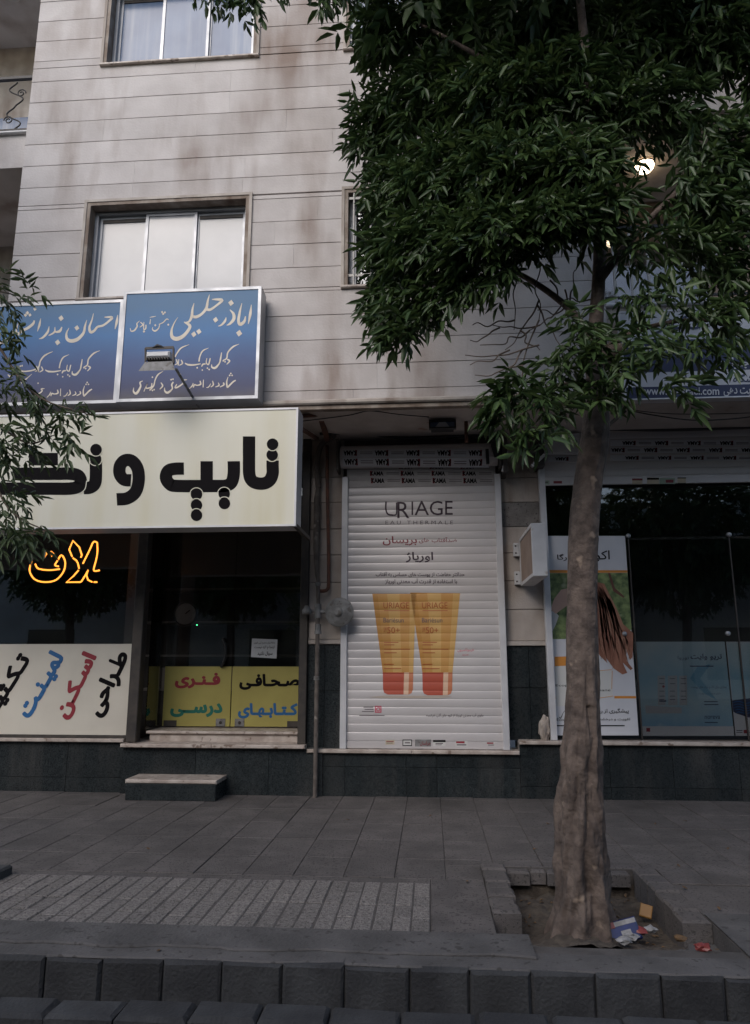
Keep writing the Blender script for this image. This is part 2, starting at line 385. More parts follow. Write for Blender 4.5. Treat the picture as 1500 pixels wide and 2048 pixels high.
# windows
def window(h, lining='jamb_stone', panes=3, pane_m='film_glass', bars=False):
    x0, x1, zb, zt = h; t = .035
    mb = MB()   # stone lining of the reveal
    mb.box(x0, x0+t, YU-.012, YU+.2, zb, zt); mb.box(x1-t, x1, YU-.012, YU+.2, zb, zt); mb.box(x0+t, x1-t, YU-.012, YU+.2, zt-t, zt)
    W = mb.build('window', lining, BL)
    mb = MB(); e = .028
    mb.box(x0-e, x0-.0005, YU-.02, YU+.01, zb, zt+e); mb.box(x1+.0005, x1+e, YU-.02, YU+.01, zb, zt+e); mb.box(x0, x1, YU-.02, YU+.01, zt+.0005, zt+e)
    mb.build('surround', 'plain_stone', W)
    MB().box(x0-.03, x1+.03, YU-.035, YU+.2, zb-.028, zb-.001, c=.006).build('sill', 'marble', W)
    a, b, c, d = x0+t, x1-t, zb, zt-t; y = YU+.10; fr = .035
    mb = MB(); mb.box(a, a+fr, y, y+.07, c, d); mb.box(b-fr, b, y, y+.07, c, d); mb.box(a+fr, b-fr, y, y+.07, d-fr, d); mb.box(a+fr, b-fr, y, y+.07, c, c+fr)
    mb.build('frame', 'alu', W)
    a += fr; b -= fr; c += fr; d -= fr; wd = (b-a)/panes
    for i in range(panes):
        yy = y+.012 if (panes == 3 and i == 1) else y+.04
        p, q = a+i*wd-.012*(i == 1), a+(i+1)*wd+.012*(i == 1); s = .028; top = 0 if i == 1 else .0
        mb = MB(); mb.box(p, p+s, yy, yy+.024, c, d); mb.box(q-s, q, yy, yy+.024, c, d); mb.box(p+s, q-s, yy, yy+.024, d-s, d); mb.box(p+s, q-s, yy, yy+.024, c, c+s)
        mb.build('sash', 'alu', W)
        mbox('pane', pane_m, W, p+s-.002, q-s+.002, yy+.010, yy+.014, c+s-.002, d-s+.002)
        if panes == 3 and i != 1: mbox('top_band', 'steel_dark', W, p+s, q-s, yy-.0, yy+.009, d-s-.035, d-s-.0005)  # dark band across the top of the two outer panes
    if bars:
        n = 6
        for i in range(n):
            xx = x0+.09+(x1-x0-.18)*i/(n-1)
            MB().tube([(xx, YU-.0, zb), (xx, YU-.0, zt)], .009, 6).build('bar', 'white_bar', W)
        for zz in (zb+.1, zt-.1): MB().box(x0, x1, YU+.004, YU+.014, zz, zz+.025).build('rail', 'white_bar', W)
        mbox('dark_sheet', 'room', W, x0+.04, x1-.04, YU+.6, YU+.62, zb-.2, zt+.2)
window(WINS[0], pane_m='film_blue'); window(WINS[1], pane_m='film_glass')
window(WINS[2], panes=2, pane_m='glass_dark', bars=True); window(WINS[3], panes=2, pane_m='film_blue', bars=True)
# cornice and soffit of the overhang
MB().box(XL-3.2, XR+5, YU-.05, YU+.06, ZS+.012, ZS+.058, c=.012).build('cornice', 'plain_stone', BL)
MB().box(XL-3.2, XR+5, YU-.018, YU+.05, ZS-.03, ZS+.0105, c=.004).build('drip_moulding', 'jamb_stone', BL)
MB().box(XL-3.2, XR+5, YU+.05, 4.6, ZS-.0, ZS+.2).build('soffit', 'soffit', BL)
# --- recessed balconies on either side
def balcony_left():
    YB = -.93; z1 = QZ(20, 266, YB); z0 = QZ(20, 336, YB); xe = XL-.002
    mbox('balcony_slab', 'travertine', BL, XL-3, xe, YB, .45, z0, z1-.03)
    MB().box(XL-3, xe, YB-.04, .45, z1-.03, z1, c=.008).build('balcony_ledge', 'white_paint', BL)
    mbox('balcony_back_wall', 'plain_stone', BL, XL-3, xe, .45, .5, ZS, ZTOP)
    zr = QZ(20, 156, YB+.05)
    R = MB(); R.box(XL-3, xe, YB+.03, YB+.07, zr-.03, zr); R.box(XL-3, xe, YB+.035, YB+.06, z1+.06, z1+.08)
    R.box(xe-.05, xe-.02, YB+.035, YB+.06, z1, zr)
    R = R.build('railing', 'iron', BL)
    for i in range(5):
        cx = QX(24, 210, YB)-i*.55; cz = (zr+z1)/2; pts = []
        for t in np.linspace(0, 1, 40):
            a = t*4*math.pi-2*math.pi; r = .015+.085*(1-abs(2*t-1))**.8
            s = 1 if t < .5 else -1
            pts.append((cx+s*.0+math.sin(a)*(.02+.08*abs(math.sin(t*math.pi*2))), YB+.05, cz+(t-.5)*(zr-z1-.12)+.0*r))
        MB().tube(pts, .008, 6).build('scroll', 'iron', R)
        for s in (-1, 1):
            cc = [(cx+s*.055+.05*(1-t*.75)*math.cos(t*9)*s, YB+.05, cz+s*.16+.05*(1-t*.75)*math.sin(t*9)) for t in np.linspace(0, 1, 24)]
            MB().tube(cc, .007, 5).build('scroll', 'iron', R)
    # glazed door behind the railing, the balcony above and its downlight
    mbox('balcony_door', 'film_blue', BL, XL-2.0, xe-.12, .40, .449, z1-.0, z1+1.35)
    z2 = z1+2.95
    mbox('balcony_slab', 'travertine', BL, XL-3, xe, YB, .45, z0+2.95-.1, z2)
    MB().lathe((QX(20, 8, -.3), -.3, z0+2.85), (0, 0, -1), [(0, .10), (.012, .10), (.014, .075), (.004, .07), (.004, 0)], 20).build('downlight', 'white_bar', BL)
balcony_left()
def balcony_right():
    YB = -.97; x0 = XR+.002; x1 = XR+4.5; z1 = QZ(1350, 612, YB); z0 = ZS+.2
    mbox('balcony_slab', 'plain_stone', BL, x0, x1, YB, .45, z0+.001, z1)
    MB().box(x0, x1, YB-.04, .45, z1+.001, z1+.03, c=.008).build('balcony_ledge', 'white_paint', BL)
    mbox('balcony_back_wall', 'wood_back', BL, x0, x1, .45, .5, ZS+.2, ZTOP)
    zr = z1+.85
    R = MB(); R.box(x0, x1, YB+.04, YB+.08, zr-.03, zr); R.box(x0, x1, YB+.05, YB+.07, z1+.12, z1+.14); R = R.build('railing', 'iron', BL)
    for i in range(18):
        xx = x0+.12+i*.155
        MB().box(xx-.011, xx+.011, YB+.05, YB+.07, z1+.03, zr-.03).build('baluster', 'white_bar', R)
    mbox('balcony_door', 'glass_dark', BL, x0+.35, x0+1.5, .42, .449, z1+.04, z1+2.0)
    zc = QZ(1290, 330, -.25)+.02
    mbox('balcony_slab', 'plain_stone', BL, x0, x1, YB, .45, zc, zc+.75)
    MB().box(x0, x1, YB-.05, YB+.1, zc+.751, zc+.79, c=.008).build('balcony_ledge', 'white_paint', BL)
    return zc
ZC_R = balcony_right()

# ------------------------------------------------------------------ ground floor
def X0(px, py=1300): return QX(px, py, 0)
xpA, xpB = X0(267, 1290), X0(287, 1290)           # dark post left of the door
xdR, xpC = X0(600, 1290), X0(616, 1290)           # dark post right of the door
xs0, xs1 = X0(684, 1300), X0(1014, 1400)          # shutter opening
xg0 = X0(1108, 1455)                              # right shop glass starts
zsl = QZ(150, 1476, 0)                            # left window sill top
zst = QZ(430, 1489, -.12); zth = QZ(430, 1462, .1)
zsm = QZ(850, 1500, -.06); zsr = QZ(1300, 1483, -.06)
# pilasters: travertine blocks over a ledge, granite below
def pilaster(x0, x1, y0, zl, zfoot, blocks, cracked=None):
    mbox('pilaster_core', 'cement', BL, x0+.004, x1-.004, y0+.02, .45, zfoot, ZS-.001)
    zz = [zl]+blocks+[ZS-.002]
    for i, (a, b) in enumerate(zip(zz[:-1], zz[1:])):
        o = MB().box(x0, x1, y0, y0+.0195, a+.003, b-.003, c=.003).build('stone_panel', 'cement' if cracked == i else 'pilaster_stone', BL)
    MB().box(x0-.0, x1+.0, y0-.025, y0+.0195, zl-.045, zl-.001, c=.005).build('pilaster_ledge', 'plain_stone', BL)
    xm = (x0+x1)/2; zm = zfoot+(zl-.045-zfoot)*.55
    for (a, b) in ((x0, xm), (xm, x1)):
        for (c, d) in ((zfoot, zm), (zm, zl-.047)):
            MB().box(a+.0015, b-.0015, y0, y0+.0195, c+.0015, d-.0015, c=.002).build('granite_tile', 'granite', BL)
zl = QZ(650, 1279, 0)
bl = [QZ(650, y, 0) for y in (1165, 1110, 1058, 1005, 955)]
pilaster(xpC+.002, xs0-.002, 0.0, zl, zsm-.01, bl)
zl2 = QZ(1050, 1282, 0)
bl2 = [QZ(1050, y, 0) for y in (1218, 1160, 1104, 1051, 1002, 953)]
pilaster(xs1+.002, X0(1092, 1290)+.06, 0.05, zl2, zsr-.01, bl2, cracked=4)
# plinth of granite tiles and marble sills
def plinth(x0, x1, y, z0, z1, cuts, rows):
    mbox('plinth_core', 'grout', BL, x0, x1, y+.018, .3, -.2, z1-.001)
    zz = [z0]+rows+[z1]
    xx = [x0]+[c for c in cuts if x0 < c < x1]+[x1]
    for a, b in zip(xx[:-1], xx[1:]):
        for c, d in zip(zz[:-1], zz[1:]):
            MB().box(a+.0012, b-.0012, y+random.uniform(0, .0015), y+.0178, c+.0012, d-.0012, c=.0015).build('granite_tile', 'granite', BL)
XW0, XW1 = -7.4, 6.2
xst0 = X0(250, 1500)
plinth(XW0, xst0, 0, -.02, zsl-.03, [X0(-260), X0(-60), X0(152)], [.13])
plinth(xst0+.001, X0(650), -.07, -.02, zst-.035, [QX(392, 1500, -.07), QX(538, 1500, -.07)], [])
plinth(X0(650)+.001, X0(1030), -.05, -.02, zsm-.035, [QX(690, 1540, -.05), QX(812, 1540, -.05), QX(874, 1540, -.05)], [QZ(850, 1535, -.05)])
plinth(X0(1030)+.001, XW1, -.05, -.02, zsr-.035, [QX(1220, 1540, -.05), QX(1347, 1540, -.05), QX(1480, 1540, -.05)], [QZ(1300, 1576, -.05)])
def sill(x0, x1, y0, y1, z, t=.034, n=1, nm='sill'):
    for i in range(n):
        a, b = x0+(x1-x0)*i/n, x0+(x1-x0)*(i+1)/n
        MB().box(a+.001, b-.001, y0, y1, z-t, z, c=.006).build(nm, 'marble', BL)
sill(XW0, xst0-.002, -.05, .12, zsl, n=3)
sill(xst0+.0, X0(614, 1489), -.13, .6, zst, n=2, nm='threshold')
mbox('door_step', 'marble', BL, X0(292, 1470), xdR-.001, .10, .6, zst+.001, zth-.028)
sill(X0(286, 1465), xdR-.001, .07, .62, zth, t=.027, n=2, nm='threshold')
sill(X0(616, 1500), X0(1030), -.09, .2, zsm, n=2)
sill(X0(1030)+.001, XW1, -.10, .2, zsr, n=3)
# posts of the left shop
for a, b in ((xpA, xpB), (xdR, xpC)):
    MB().box(a, b, -.05, .06, zsl-.03 if a == xpA else zst+.001, ZS-.001, c=.006).build('steel_post', 'steel_dark', BL)
# rooms behind the glass
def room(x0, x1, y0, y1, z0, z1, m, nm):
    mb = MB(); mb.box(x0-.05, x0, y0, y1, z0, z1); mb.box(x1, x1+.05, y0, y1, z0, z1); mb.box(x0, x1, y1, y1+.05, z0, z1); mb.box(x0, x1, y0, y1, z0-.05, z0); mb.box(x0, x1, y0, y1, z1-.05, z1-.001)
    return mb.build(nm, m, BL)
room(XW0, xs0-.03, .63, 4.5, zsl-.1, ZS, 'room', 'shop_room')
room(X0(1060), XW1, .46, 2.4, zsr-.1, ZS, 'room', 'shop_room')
# left shop window
xwr = xpA-.001
wg = mbox('shop_window', 'glass', BL, XW0, xwr, .012, .02, zsl+.03, ZS-.002)
MB().box(XW0, xwr, -.01, .05, zsl+.001, zsl+.03, c=.003).build('window_rail', 'steel_dark', wg)
mbox('inner_column', 'room_pale', BL, X0(237, 1080), X0(266, 1080)-.01, .3, .55, zsl+.05, ZS-.06)
# door of the left shop: two glass leaves set back, a glass return on the left
yd = .46; xda = QX(326, 1400, yd); xdm = QX(462, 1400, yd); xdb = QX(606, 1400, yd)
for a, b, hs in ((xda, xdm, 1), (xdm, xdb, -1)):
    D_ = mbox('glass_door', 'glass', BL, a+.004, b-.004, yd, yd+.010, zth+.01, zth+2.35)
    s = b-.10 if hs > 0 else a+.10
    MB().box(a+.02, a+.16, yd-.008, yd+.018, zth+.012, zth+.07, c=.003).build('door_hinge', 'steel_dark', D_) if hs > 0 else MB().box(b-.16, b-.02, yd-.008, yd+.018, zth+.012, zth+.07, c=.003).build('door_hinge', 'steel_dark', D_)
    MB().box(s-.05, s+.05, yd-.01, yd+.02, zth+.012, zth+.09, c=.003).build('lock', 'meter_grey', D_)
    MB().lathe((s, yd-.011, zth+.052), (0, -1, 0), [(0, .016), (.008, .014), (.008, 0)], 12).build('keyhole', 'steel_dark', D_)
    MB().box(a+.03, a+.15, yd-.006, yd+.016, zth+2.28, zth+2.345, c=.003).build('door_patch', 'steel_dark', D_)
    if hs > 0:
        hx = QX(447, 1300, yd-.05); h0, h1 = QZ(447, 1333, yd-.05), QZ(450, 1278, yd-.05)
        MB().tube(curve_pts([(hx-.03, yd, h1), (hx-.01, yd-.05, h1-.01), (hx+.02, yd-.06, (h0+h1)/2+.05), (hx+.02, yd-.06, (h0+h1)/2-.05), (hx-.01, yd-.05, h0+.01), (hx-.03, yd, h0)], 6), .014, 8).build('handle', 'black_plastic', D_)
mbox('door_transom', 'steel_dark', BL, xpB, xdR, yd-.02, yd+.04, zth+2.351, zth+2.42)
mbox('transom_glass', 'glass_dark', BL, xpB, xdR, yd, yd+.01, zth+2.421, ZS-.001)
mbox('side_glass', 'glass', BL, xda-.03, xda-.022, .08, yd-.001, zth+.01, ZS-.001)
mbox('door_jamb', 'steel_dark', BL, xdR-.0, xdR+.03, .061, yd+.05, zth, ZS-.001)
# right shop: glass panes between the rail and the frame edge
xgj = QX(1272, 1300, .03); xgk = QX(1490, 1400, .03)
yg = .03
for a, b in ((xg0, xgj), (xgj, xgk), (xgk, XW1)):
    g_ = mbox('shop_window', 'glass_dark' if a > xg0 else 'glass', BL, a+.002, b-.002, yg, yg+.008, zsr+.012, ZS-.002)
    MB().box(b-.006, b+.006, yg-.004, yg+.012, zsr+.001, QZ(1254, 1075, yg)).build('glass_seam', 'steel_dark', g_)
    for zz in (QZ(1254, 1072, yg), QZ(1450, 1267, yg)):
        MB().lathe((b+.0 if zz > 2 else b-.1, yg-.001, zz), (0, -1, 0), [(0, .022), (.018, .022), (.024, .015), (.024, 0)], 16).build('glass_fixing', 'alu', g_)
MB().box(xg0, XW1, yg+.01, yg+.03, QZ(1350, 1076, yg)-.012, QZ(1350, 1076, yg)+.012).build('glass_rail', 'steel_dark', BL)

# ================================================================== SHUTTERS
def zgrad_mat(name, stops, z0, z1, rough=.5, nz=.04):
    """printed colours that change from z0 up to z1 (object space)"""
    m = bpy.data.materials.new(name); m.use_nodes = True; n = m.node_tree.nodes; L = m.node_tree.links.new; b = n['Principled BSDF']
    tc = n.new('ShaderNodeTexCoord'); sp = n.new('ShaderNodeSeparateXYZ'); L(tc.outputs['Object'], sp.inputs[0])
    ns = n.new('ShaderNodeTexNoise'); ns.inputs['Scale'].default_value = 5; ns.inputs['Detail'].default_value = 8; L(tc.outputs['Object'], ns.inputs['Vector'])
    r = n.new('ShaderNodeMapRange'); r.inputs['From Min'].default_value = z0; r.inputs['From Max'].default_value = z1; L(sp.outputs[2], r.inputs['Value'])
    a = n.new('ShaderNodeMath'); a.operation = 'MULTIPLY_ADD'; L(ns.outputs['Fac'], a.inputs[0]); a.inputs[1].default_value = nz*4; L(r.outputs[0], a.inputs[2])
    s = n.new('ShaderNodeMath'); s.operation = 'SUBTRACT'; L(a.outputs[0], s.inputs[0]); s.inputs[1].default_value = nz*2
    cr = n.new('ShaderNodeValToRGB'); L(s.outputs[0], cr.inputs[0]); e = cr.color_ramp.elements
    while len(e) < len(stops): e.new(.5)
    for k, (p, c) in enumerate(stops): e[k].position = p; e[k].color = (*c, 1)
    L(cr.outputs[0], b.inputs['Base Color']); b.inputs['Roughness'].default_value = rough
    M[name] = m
PIT = .0775; ZB = zsm+.075; YSL = -.005
def slat_y(z):
    t = ((z-ZB)/PIT) % 1.0
    return YSL-.0045*max(0.0, math.sin(math.pi*t))**.5
TS = [0, .03, .09, .2, .35, .5, .65, .8, .91, .97]
def slat_mesh(name, x0, x1, m):
    ts = TS+[1]
    me = bpy.data.meshes.new(name); vs = []; fs = []
    for x in (x0, x1):
        for t in ts: vs.append((x, -.0045*max(0, math.sin(math.pi*t))**.5, t*PIT))
    n = len(ts); fs = [(k, n+k, n+k+1, k+1) for k in range(n-1)]
    me.from_pydata(vs, [], fs); me.polygons.foreach_set('use_smooth', [True]*len(fs)); me.materials.append(M[m]); return me
zk = QZ(840, 969, YSL)                                  # where the taped slats start
ns = int(round((zk-ZB)/PIT)); 
SH = thing('roller_shutter', 'closed white roller shutter printed with two orange cream tubes', 'shutter', ((xs0+xs1)/2, 0, zsm))
cx = (xs0+xs1)/2; xa, xb = X0(692, 1300)-cx, X0(1006, 1400)-cx
sm = slat_mesh('slat', xa, xb, 'slat'); sg = slat_mesh('slat', xa, xb, 'slat_grime')
for i in range(ns): obj('slat', sm, SH, (cx, YSL, ZB+i*PIT))
ZK = ZB+ns*PIT
for i in range(3): obj('slat', sg, SH, (cx, YSL, ZK+i*PIT))
MB().box(cx+xa, cx+xb, YSL-.012, YSL+.012, zsm+.004, ZB-.002, c=.003).build('bottom_bar', 'slat', SH)
for a, b in ((X0(682, 1300), X0(692, 1300)+.012), (X0(1004, 1400)-.004, X0(1016, 1400))):
    MB().box(a, b, -.045, .03, zsm+.002, QZ(690, 955, 0), c=.004).build('guide_rail', 'white_alu', SH)
mbox('back_panel', 'backing', SH, xs0, xs1, .06, .09, zsm, ZS-.002)
RC, RR, RY = QZ(840, 909, -.10), .118, -.04
prof = []
roll = MB(); N = 14
xd0, xd1 = QX(680, 915, -.13), QX(996, 915, -.13)
vs = [(x, RY+RR*math.sin(2*math.pi*k/N+.2), RC+RR*math.cos(2*math.pi*k/N+.2)) for x in (xd0, xd1) for k in range(N)]
roll.add(vs, [(k, (k+1) % N, N+(k+1) % N, N+k) for k in range(N)]+[tuple(range(N))[::-1], tuple(range(N, 2*N))])
roll.build('rolled_slats', 'slat', SH)
def roll_y(z): return RY-math.sqrt(max(1e-6, RR*RR-(z-RC)**2))*1.0-.003
for xx in (xd0-.03, xd1+.005): MB().box(xx, xx+.022, -.2, .05, RC-.17, RC+.16, c=.003).build('roll_bracket', 'steel_dark', SH)
MB().bar((xd1-.06, -.19, RC+.12), (xd1-.01, -.17, RC-.06), .03, .05).build('roll_bracket', 'black_plastic', SH)
MB().bar((xd1-.11, -.17, RC+.02), (xd1-.105, -.16, RC-.13), .03, .03).build('roll_bracket', 'black_plastic', SH)
zs_slat = [ZB+PIT*(i+t) for i in range(-2, ns+4) for t in TS]
zs_roll = [RC+RR*t for t in np.linspace(-.99, .99, 24)]
def kama_rows(sh, rows, x_from, x_to, pitch, conf, zs, Y):
    """tape printed with a repeated word; rows: (y0, y1, phase, turned upside down)"""
    for (y0, y1, ph, inv) in rows:
        gr2 = Decal(Y, .0012); gr2.rect(x_from+4, y0-1.5, x_to-4, y1+1.5); gr2.build('tape', 'slat_grime' if not inv else 'white_vinyl', sh, conf, zs)
        x = x_from+ph
        while x < x_to-8:
            w_ = min(27, x_to-4-x); bk, rd, gr = Decal(Y, .003), Decal(Y, .0024), Decal(Y, .002)
            if w_ > 20:
                if inv: rd.rect(x+w_-4, y0, x+w_, y1)
                else: rd.rect(x, y0, x+4, y1)
                bk.text('KAMA', (x+(0 if inv else 1), y0+1, x+w_-(1 if inv else 0), y1-.5), bold=.035, fa=False, flipx=inv, flipy=inv)
            gx0, gx1 = (x+33, x+58)
            if gx1 < x_to:
                for q in (.35, .65): gr.rect(gx0, y0+(y1-y0)*q-.6, gx1, y0+(y1-y0)*q+.6)
            x += pitch
            if bk.v: bk.build('tape_lettering', 'black_ink', sh, conf, zs); rd.build('tape_mark', 'red_ink', sh, conf, zs)
            if gr.v: gr.build('tape_print', 'grey_ink', sh, conf, zs)
kama_rows(SH, [(900, 912, 6, 1), (917, 928, 7, 1)], 681, 984, 62.5, roll_y, zs_roll, RY-RR)
kama_rows(SH, [(931, 938, 46, 0), (942, 952, 50, 0), (956, 967, 52, 0)], 690, 990, 61.6, slat_y, zs_slat, YSL)
# the print on the slats
def pr(name, m, f, Y=None):
    d = Decal(YSL-.006, .0018 if Y is None else .0042); f(d); o = d.build(name, m, SH, slat_y, zs_slat)
    if name == 'small_print': o['kind'] = 'stuff'       # letters too small to pick apart
    return o
c5 = lambda x, y: (580+x*.36, 1150+y*.36)
c4 = lambda x, y: (580+x*.36, 780+y*.36)
def b4(x0, y0, x1, y1): return (*c4(x0, y0), *c4(x1, y1))
def b5(x0, y0, x1, y1): return (*c5(x0, y0), *c5(x1, y1))
def big(d):
    u = lambda *p: d.stroke([c4(*q) for q in p], 3.2)
    u((533, 620), (533, 665), (545, 690), (575, 696)); d.stroke([c4(575, 696), c4(590, 690), c4(592, 655), c4(592, 625)], 2.6)
    d.text('R', b4(596, 621, 664, 712), fa=False); d.rect(*b4(675, 619, 684, 694)); d.text('A', b4(692, 616, 772, 695), fa=False)
    d.text('G', b4(776, 616, 848, 696), fa=False); d.text('E', b4(862, 616, 904, 693), fa=False)
pr('print_lettering', 'purple_ink', big)
pr('small_print', 'grey_ink', lambda d: d.text('EAU THERMALE', b4(530, 726, 905, 746), track=.28, fa=False))
pr('print_lettering', 'maroon_ink', lambda d: (d.text('بری‌سان'.replace('\u200c', ''), b4(515, 812, 705, 864), bold=.018), d.text('ضدآفتاب های', b4(716, 818, 926, 852), bold=.01)))
pr('print_lettering', 'purple_ink', lambda d: d.text('اوریاژ', b4(643, 900, 795, 958), bold=.02))
pr('print_lettering', 'purple_ink', lambda d: (d.text('حداکثر حفاظت از پوست های حساس به آفتاب'.replace('ظ', 'ط'), b4(476, 1010, 970, 1042), bold=.018), d.text('با استفاده از قدرت آب معدنی اوریاژ', b4(528, 1048, 928, 1080), bold=.018)))
mk('tube_a', (.56, .30, .085), (.52, .27, .075), scale=4, rough=.5); mk('tube_b', (.62, .39, .14), (.58, .35, .12), scale=4, rough=.5); mk('tube_c', (.50, .25, .06), rough=.5)
mk('cap_a', (.44, .085, .05), rough=.5); mk('cap_b', (.54, .20, .10), rough=.5); mk('cap_c', (.70, .48, .34), rough=.5); mk('tube_shadow', (.50, .43, .37), rough=.5)
for tl, tr, bl_, br, capb in (((457, 103), (700, 104), (515, 541), (685, 541), 664), ((668, 98), (945, 101), (735, 541), (903, 541), 668)):
    def strip(u0, u1, d, tl=tl, tr=tr, bl_=bl_, br=br):
        L_ = lambda a, b, u: (a[0]+(b[0]-a[0])*u, a[1]+(b[1]-a[1])*u)
        d.poly([c5(*L_(tl, tr, u0)), c5(*L_(tl, tr, u1)), c5(*L_(bl_, br, u1)), c5(*L_(bl_, br, u0))])
    for u0, u1, mm in ((0, .12, 'tube_c'), (.12, .34, 'tube_a'), (.34, .62, 'tube_b'), (.62, .86, 'tube_a'), (.86, 1, 'tube_b')):
        pr('print_tube', mm, lambda d: strip(u0, u1, d))
    a, b = bl_[0], br[0]
    pr('print_cap', 'cap_a', lambda d: d.poly([c5(a, 541), c5(a+(b-a)*.7, 541), c5(a+(b-a)*.68, capb), c5(a+28, capb), c5(a+8, capb-10), c5(a+2, capb-28)]))
    pr('print_cap', 'cap_c', lambda d: d.poly([c5(a+(b-a)*.7, 541), c5(a+(b-a)*.86, 541), c5(a+(b-a)*.84, capb), c5(a+(b-a)*.68, capb)]))
    pr('print_cap', 'cap_b', lambda d: d.poly([c5(a+(b-a)*.86, 541), c5(b, 541), c5(b-2, capb-28), c5(b-10, capb-8), c5(b-26, capb), c5(a+(b-a)*.84, capb)]))
    dx = a-515 if a < 600 else 733-519
    pr('small_print', 'tube_text', lambda d: (d.text('URIAGE', b5(519+dx, 152, 661+dx, 186), fa=False), d.text('50+', b5(540+dx, 290, 610+dx, 324), fa=False), d.text('SPF', b5(521+dx, 292, 537+dx, 318), fa=False)), Y=YSL-.0085)
    pr('small_print', 'grey_ink', lambda d: d.text('Bariésun', b5(519+dx, 238, 632+dx, 264), fa=False), Y=YSL-.0085)
    def lines(d):
        for yy, l in ((198, 140), (374, 80), (388, 58), (412, 145), (432, 70), (496, 55), (520, 95)): d.rect(*b5(522+dx, yy-2, 522+dx+l, yy+2))
    pr('print_small_lines', 'tube_text', lines, Y=YSL-.0085)
pr('print_shadow', 'tube_shadow', lambda d: d.poly([c5(435, 678), c5(520, 671), c5(870, 671), c5(900, 676), c5(830, 686), c5(500, 684)]))
pr('print_lettering', 'pink_ink', lambda d: (d.text('فرمولاسیون', b5(930, 406, 1020, 428)), d.text('جدید', b5(955, 438, 993, 450))))
pr('print_lettering', 'purple_ink', lambda d: d.text('حاوی آب معدنی اوریاژ از کوه های آلپ فرانسه', b5(757, 770, 1076, 792), bold=.01))
def insta(d):
    x0, y0, x1, y1 = b5(472, 727, 508, 765); t = 2.0
    d.rect(x0, y0, x1, y0+t); d.rect(x0, y1-t, x1, y1); d.rect(x0, y0+t, x0+t, y1-t); d.rect(x1-t, y0+t, x1, y1-t)
    d.stroke([((x0+x1)/2+3.2*math.cos(a), (y0+y1)/2+3.2*math.sin(a)) for a in np.linspace(0, 2*math.pi, 13)], 1.6); d.disc(x1-3.6, y0+3.6, .9)
pr('print_emblem', 'pink_ink', insta)
def small(d):
    for x0, x1, y in ((408, 462, 734), (414, 464, 746), (400, 466, 758), (385, 525, 780)): d.rect(*b5(x0, y-2.2, x1, y+2.2))
pr('print_small_lines', 'grey_ink', small)
# stickers on the bottom bars
mk('stick_white', (.60, .60, .58), rough=.5); mk('stick_tan', (.52, .45, .33), rough=.5); mk('stick_green', (.30, .38, .30), rough=.5)
def sticker(parent, box, base, parts, Y):
    d = Decal(Y, .0006); d.rect(*box); s = d.build('sticker', base, parent)
    for (fx0, fy0, fx1, fy1, m) in parts:
        d = Decal(Y, .0012); x0, y0, x1, y1 = box; d.rect(x0+(x1-x0)*fx0, y0+(y1-y0)*fy0, x0+(x1-x0)*fx1, y0+(y1-y0)*fy1); d.build('sticker_print', m, parent)
YBB = YSL-.012
for bx, base, parts in (((771, 1480, 789, 1489), 'stick_tan', [(.1, .2, .9, .4, 'maroon_ink'), (.1, .6, .8, .75, 'grey_ink')]), ((805, 1479, 824, 1492), 'stick_white', [(0, 0, 1, .14, 'black_ink'), (0, .86, 1, 1, 'black_ink'), (0, .14, .08, .86, 'black_ink'), (.92, .14, 1, .86, 'black_ink'), (.25, .4, .8, .6, 'grey_ink')]),
                        ((830, 1479, 862, 1493), 'meter_grey', []), ((866, 1480, 891, 1492), 'stick_white', [(0, 0, 1, .35, 'black_ink'), (.2, .5, .8, .65, 'grey_ink'), (.2, .75, .7, .85, 'grey_ink')]),
                        ((911, 1482, 935, 1493), 'stick_white', [(.05, .05, .75, .4, 'red_ink'), (.1, .6, .9, .8, 'grey_ink')]), ((974, 1484, 990, 1492), 'stick_white', [(.0, .1, .8, .45, 'red_ink'), (.1, .65, .9, .85, 'grey_ink')])):
    sticker(SH, bx, base, parts, YBB)
d = Decal(YBB, .002); d.text('خراسان', (840, 1482, 861, 1492), bold=.02); d.build('sticker_lettering', 'maroon_ink', SH)

# right-hand shutter, rolled up
SR = thing('roller_shutter', 'rolled-up white roller shutter with taped slats above dark shop window', 'shutter', (xg0, 0, ZS-.6))
YR = -.03; zr0 = QZ(1300, 968, YR); zr1 = QZ(1300, 878, YR); xr0 = QX(1086, 950, YR); 
PIT2 = .0775; ZB2 = zr0+.085
def slat2_y(z):
    t = ((z-ZB2)/PIT2) % 1.0; return YR-.0045*max(0.0, math.sin(math.pi*t))**.5
s2 = slat_mesh('slat', 0, XW1-xr0, 'slat'); n2 = int((zr1-ZB2)/PIT2)+2
for i in range(n2): obj('slat', s2, SR, (xr0, YR, ZB2+i*PIT2))
MB().box(xr0, XW1, YR-.016, YR+.012, zr0, ZB2-.002, c=.004).build('bottom_bar', 'slat', SR)
zs2 = [ZB2+PIT2*(i+t) for i in range(-1, n2+2) for t in TS]
kama_rows(SR, [(882, 891, 28, 1), (896, 905, 6, 1), (912, 920, 34, 1)], 1216, 1560, 65, slat2_y, zs2, YR)
kama_rows(SR, [(914, 922, 18, 1)], 1092, 1145, 65, slat2_y, zs2, YR)
MB().box(QX(1086, 900, -.1), QX(1160, 900, -.1), -.12, YR-.02, QZ(1110, 908, -.1), QZ(1110, 868, -.1), c=.006).build('motor_cover', 'white_paint', SR)
rl = MB(); za_, zb_ = zsr+.002, QZ(1080, 940, 0); a0, a1 = QX(1101, 1460, -.04), QX(1112, 1460, -.04)
rl.box(a0, a1+.01, -.05, .03, za_, zb_, c=.004).build('guide_rail', 'white_alu', SR)
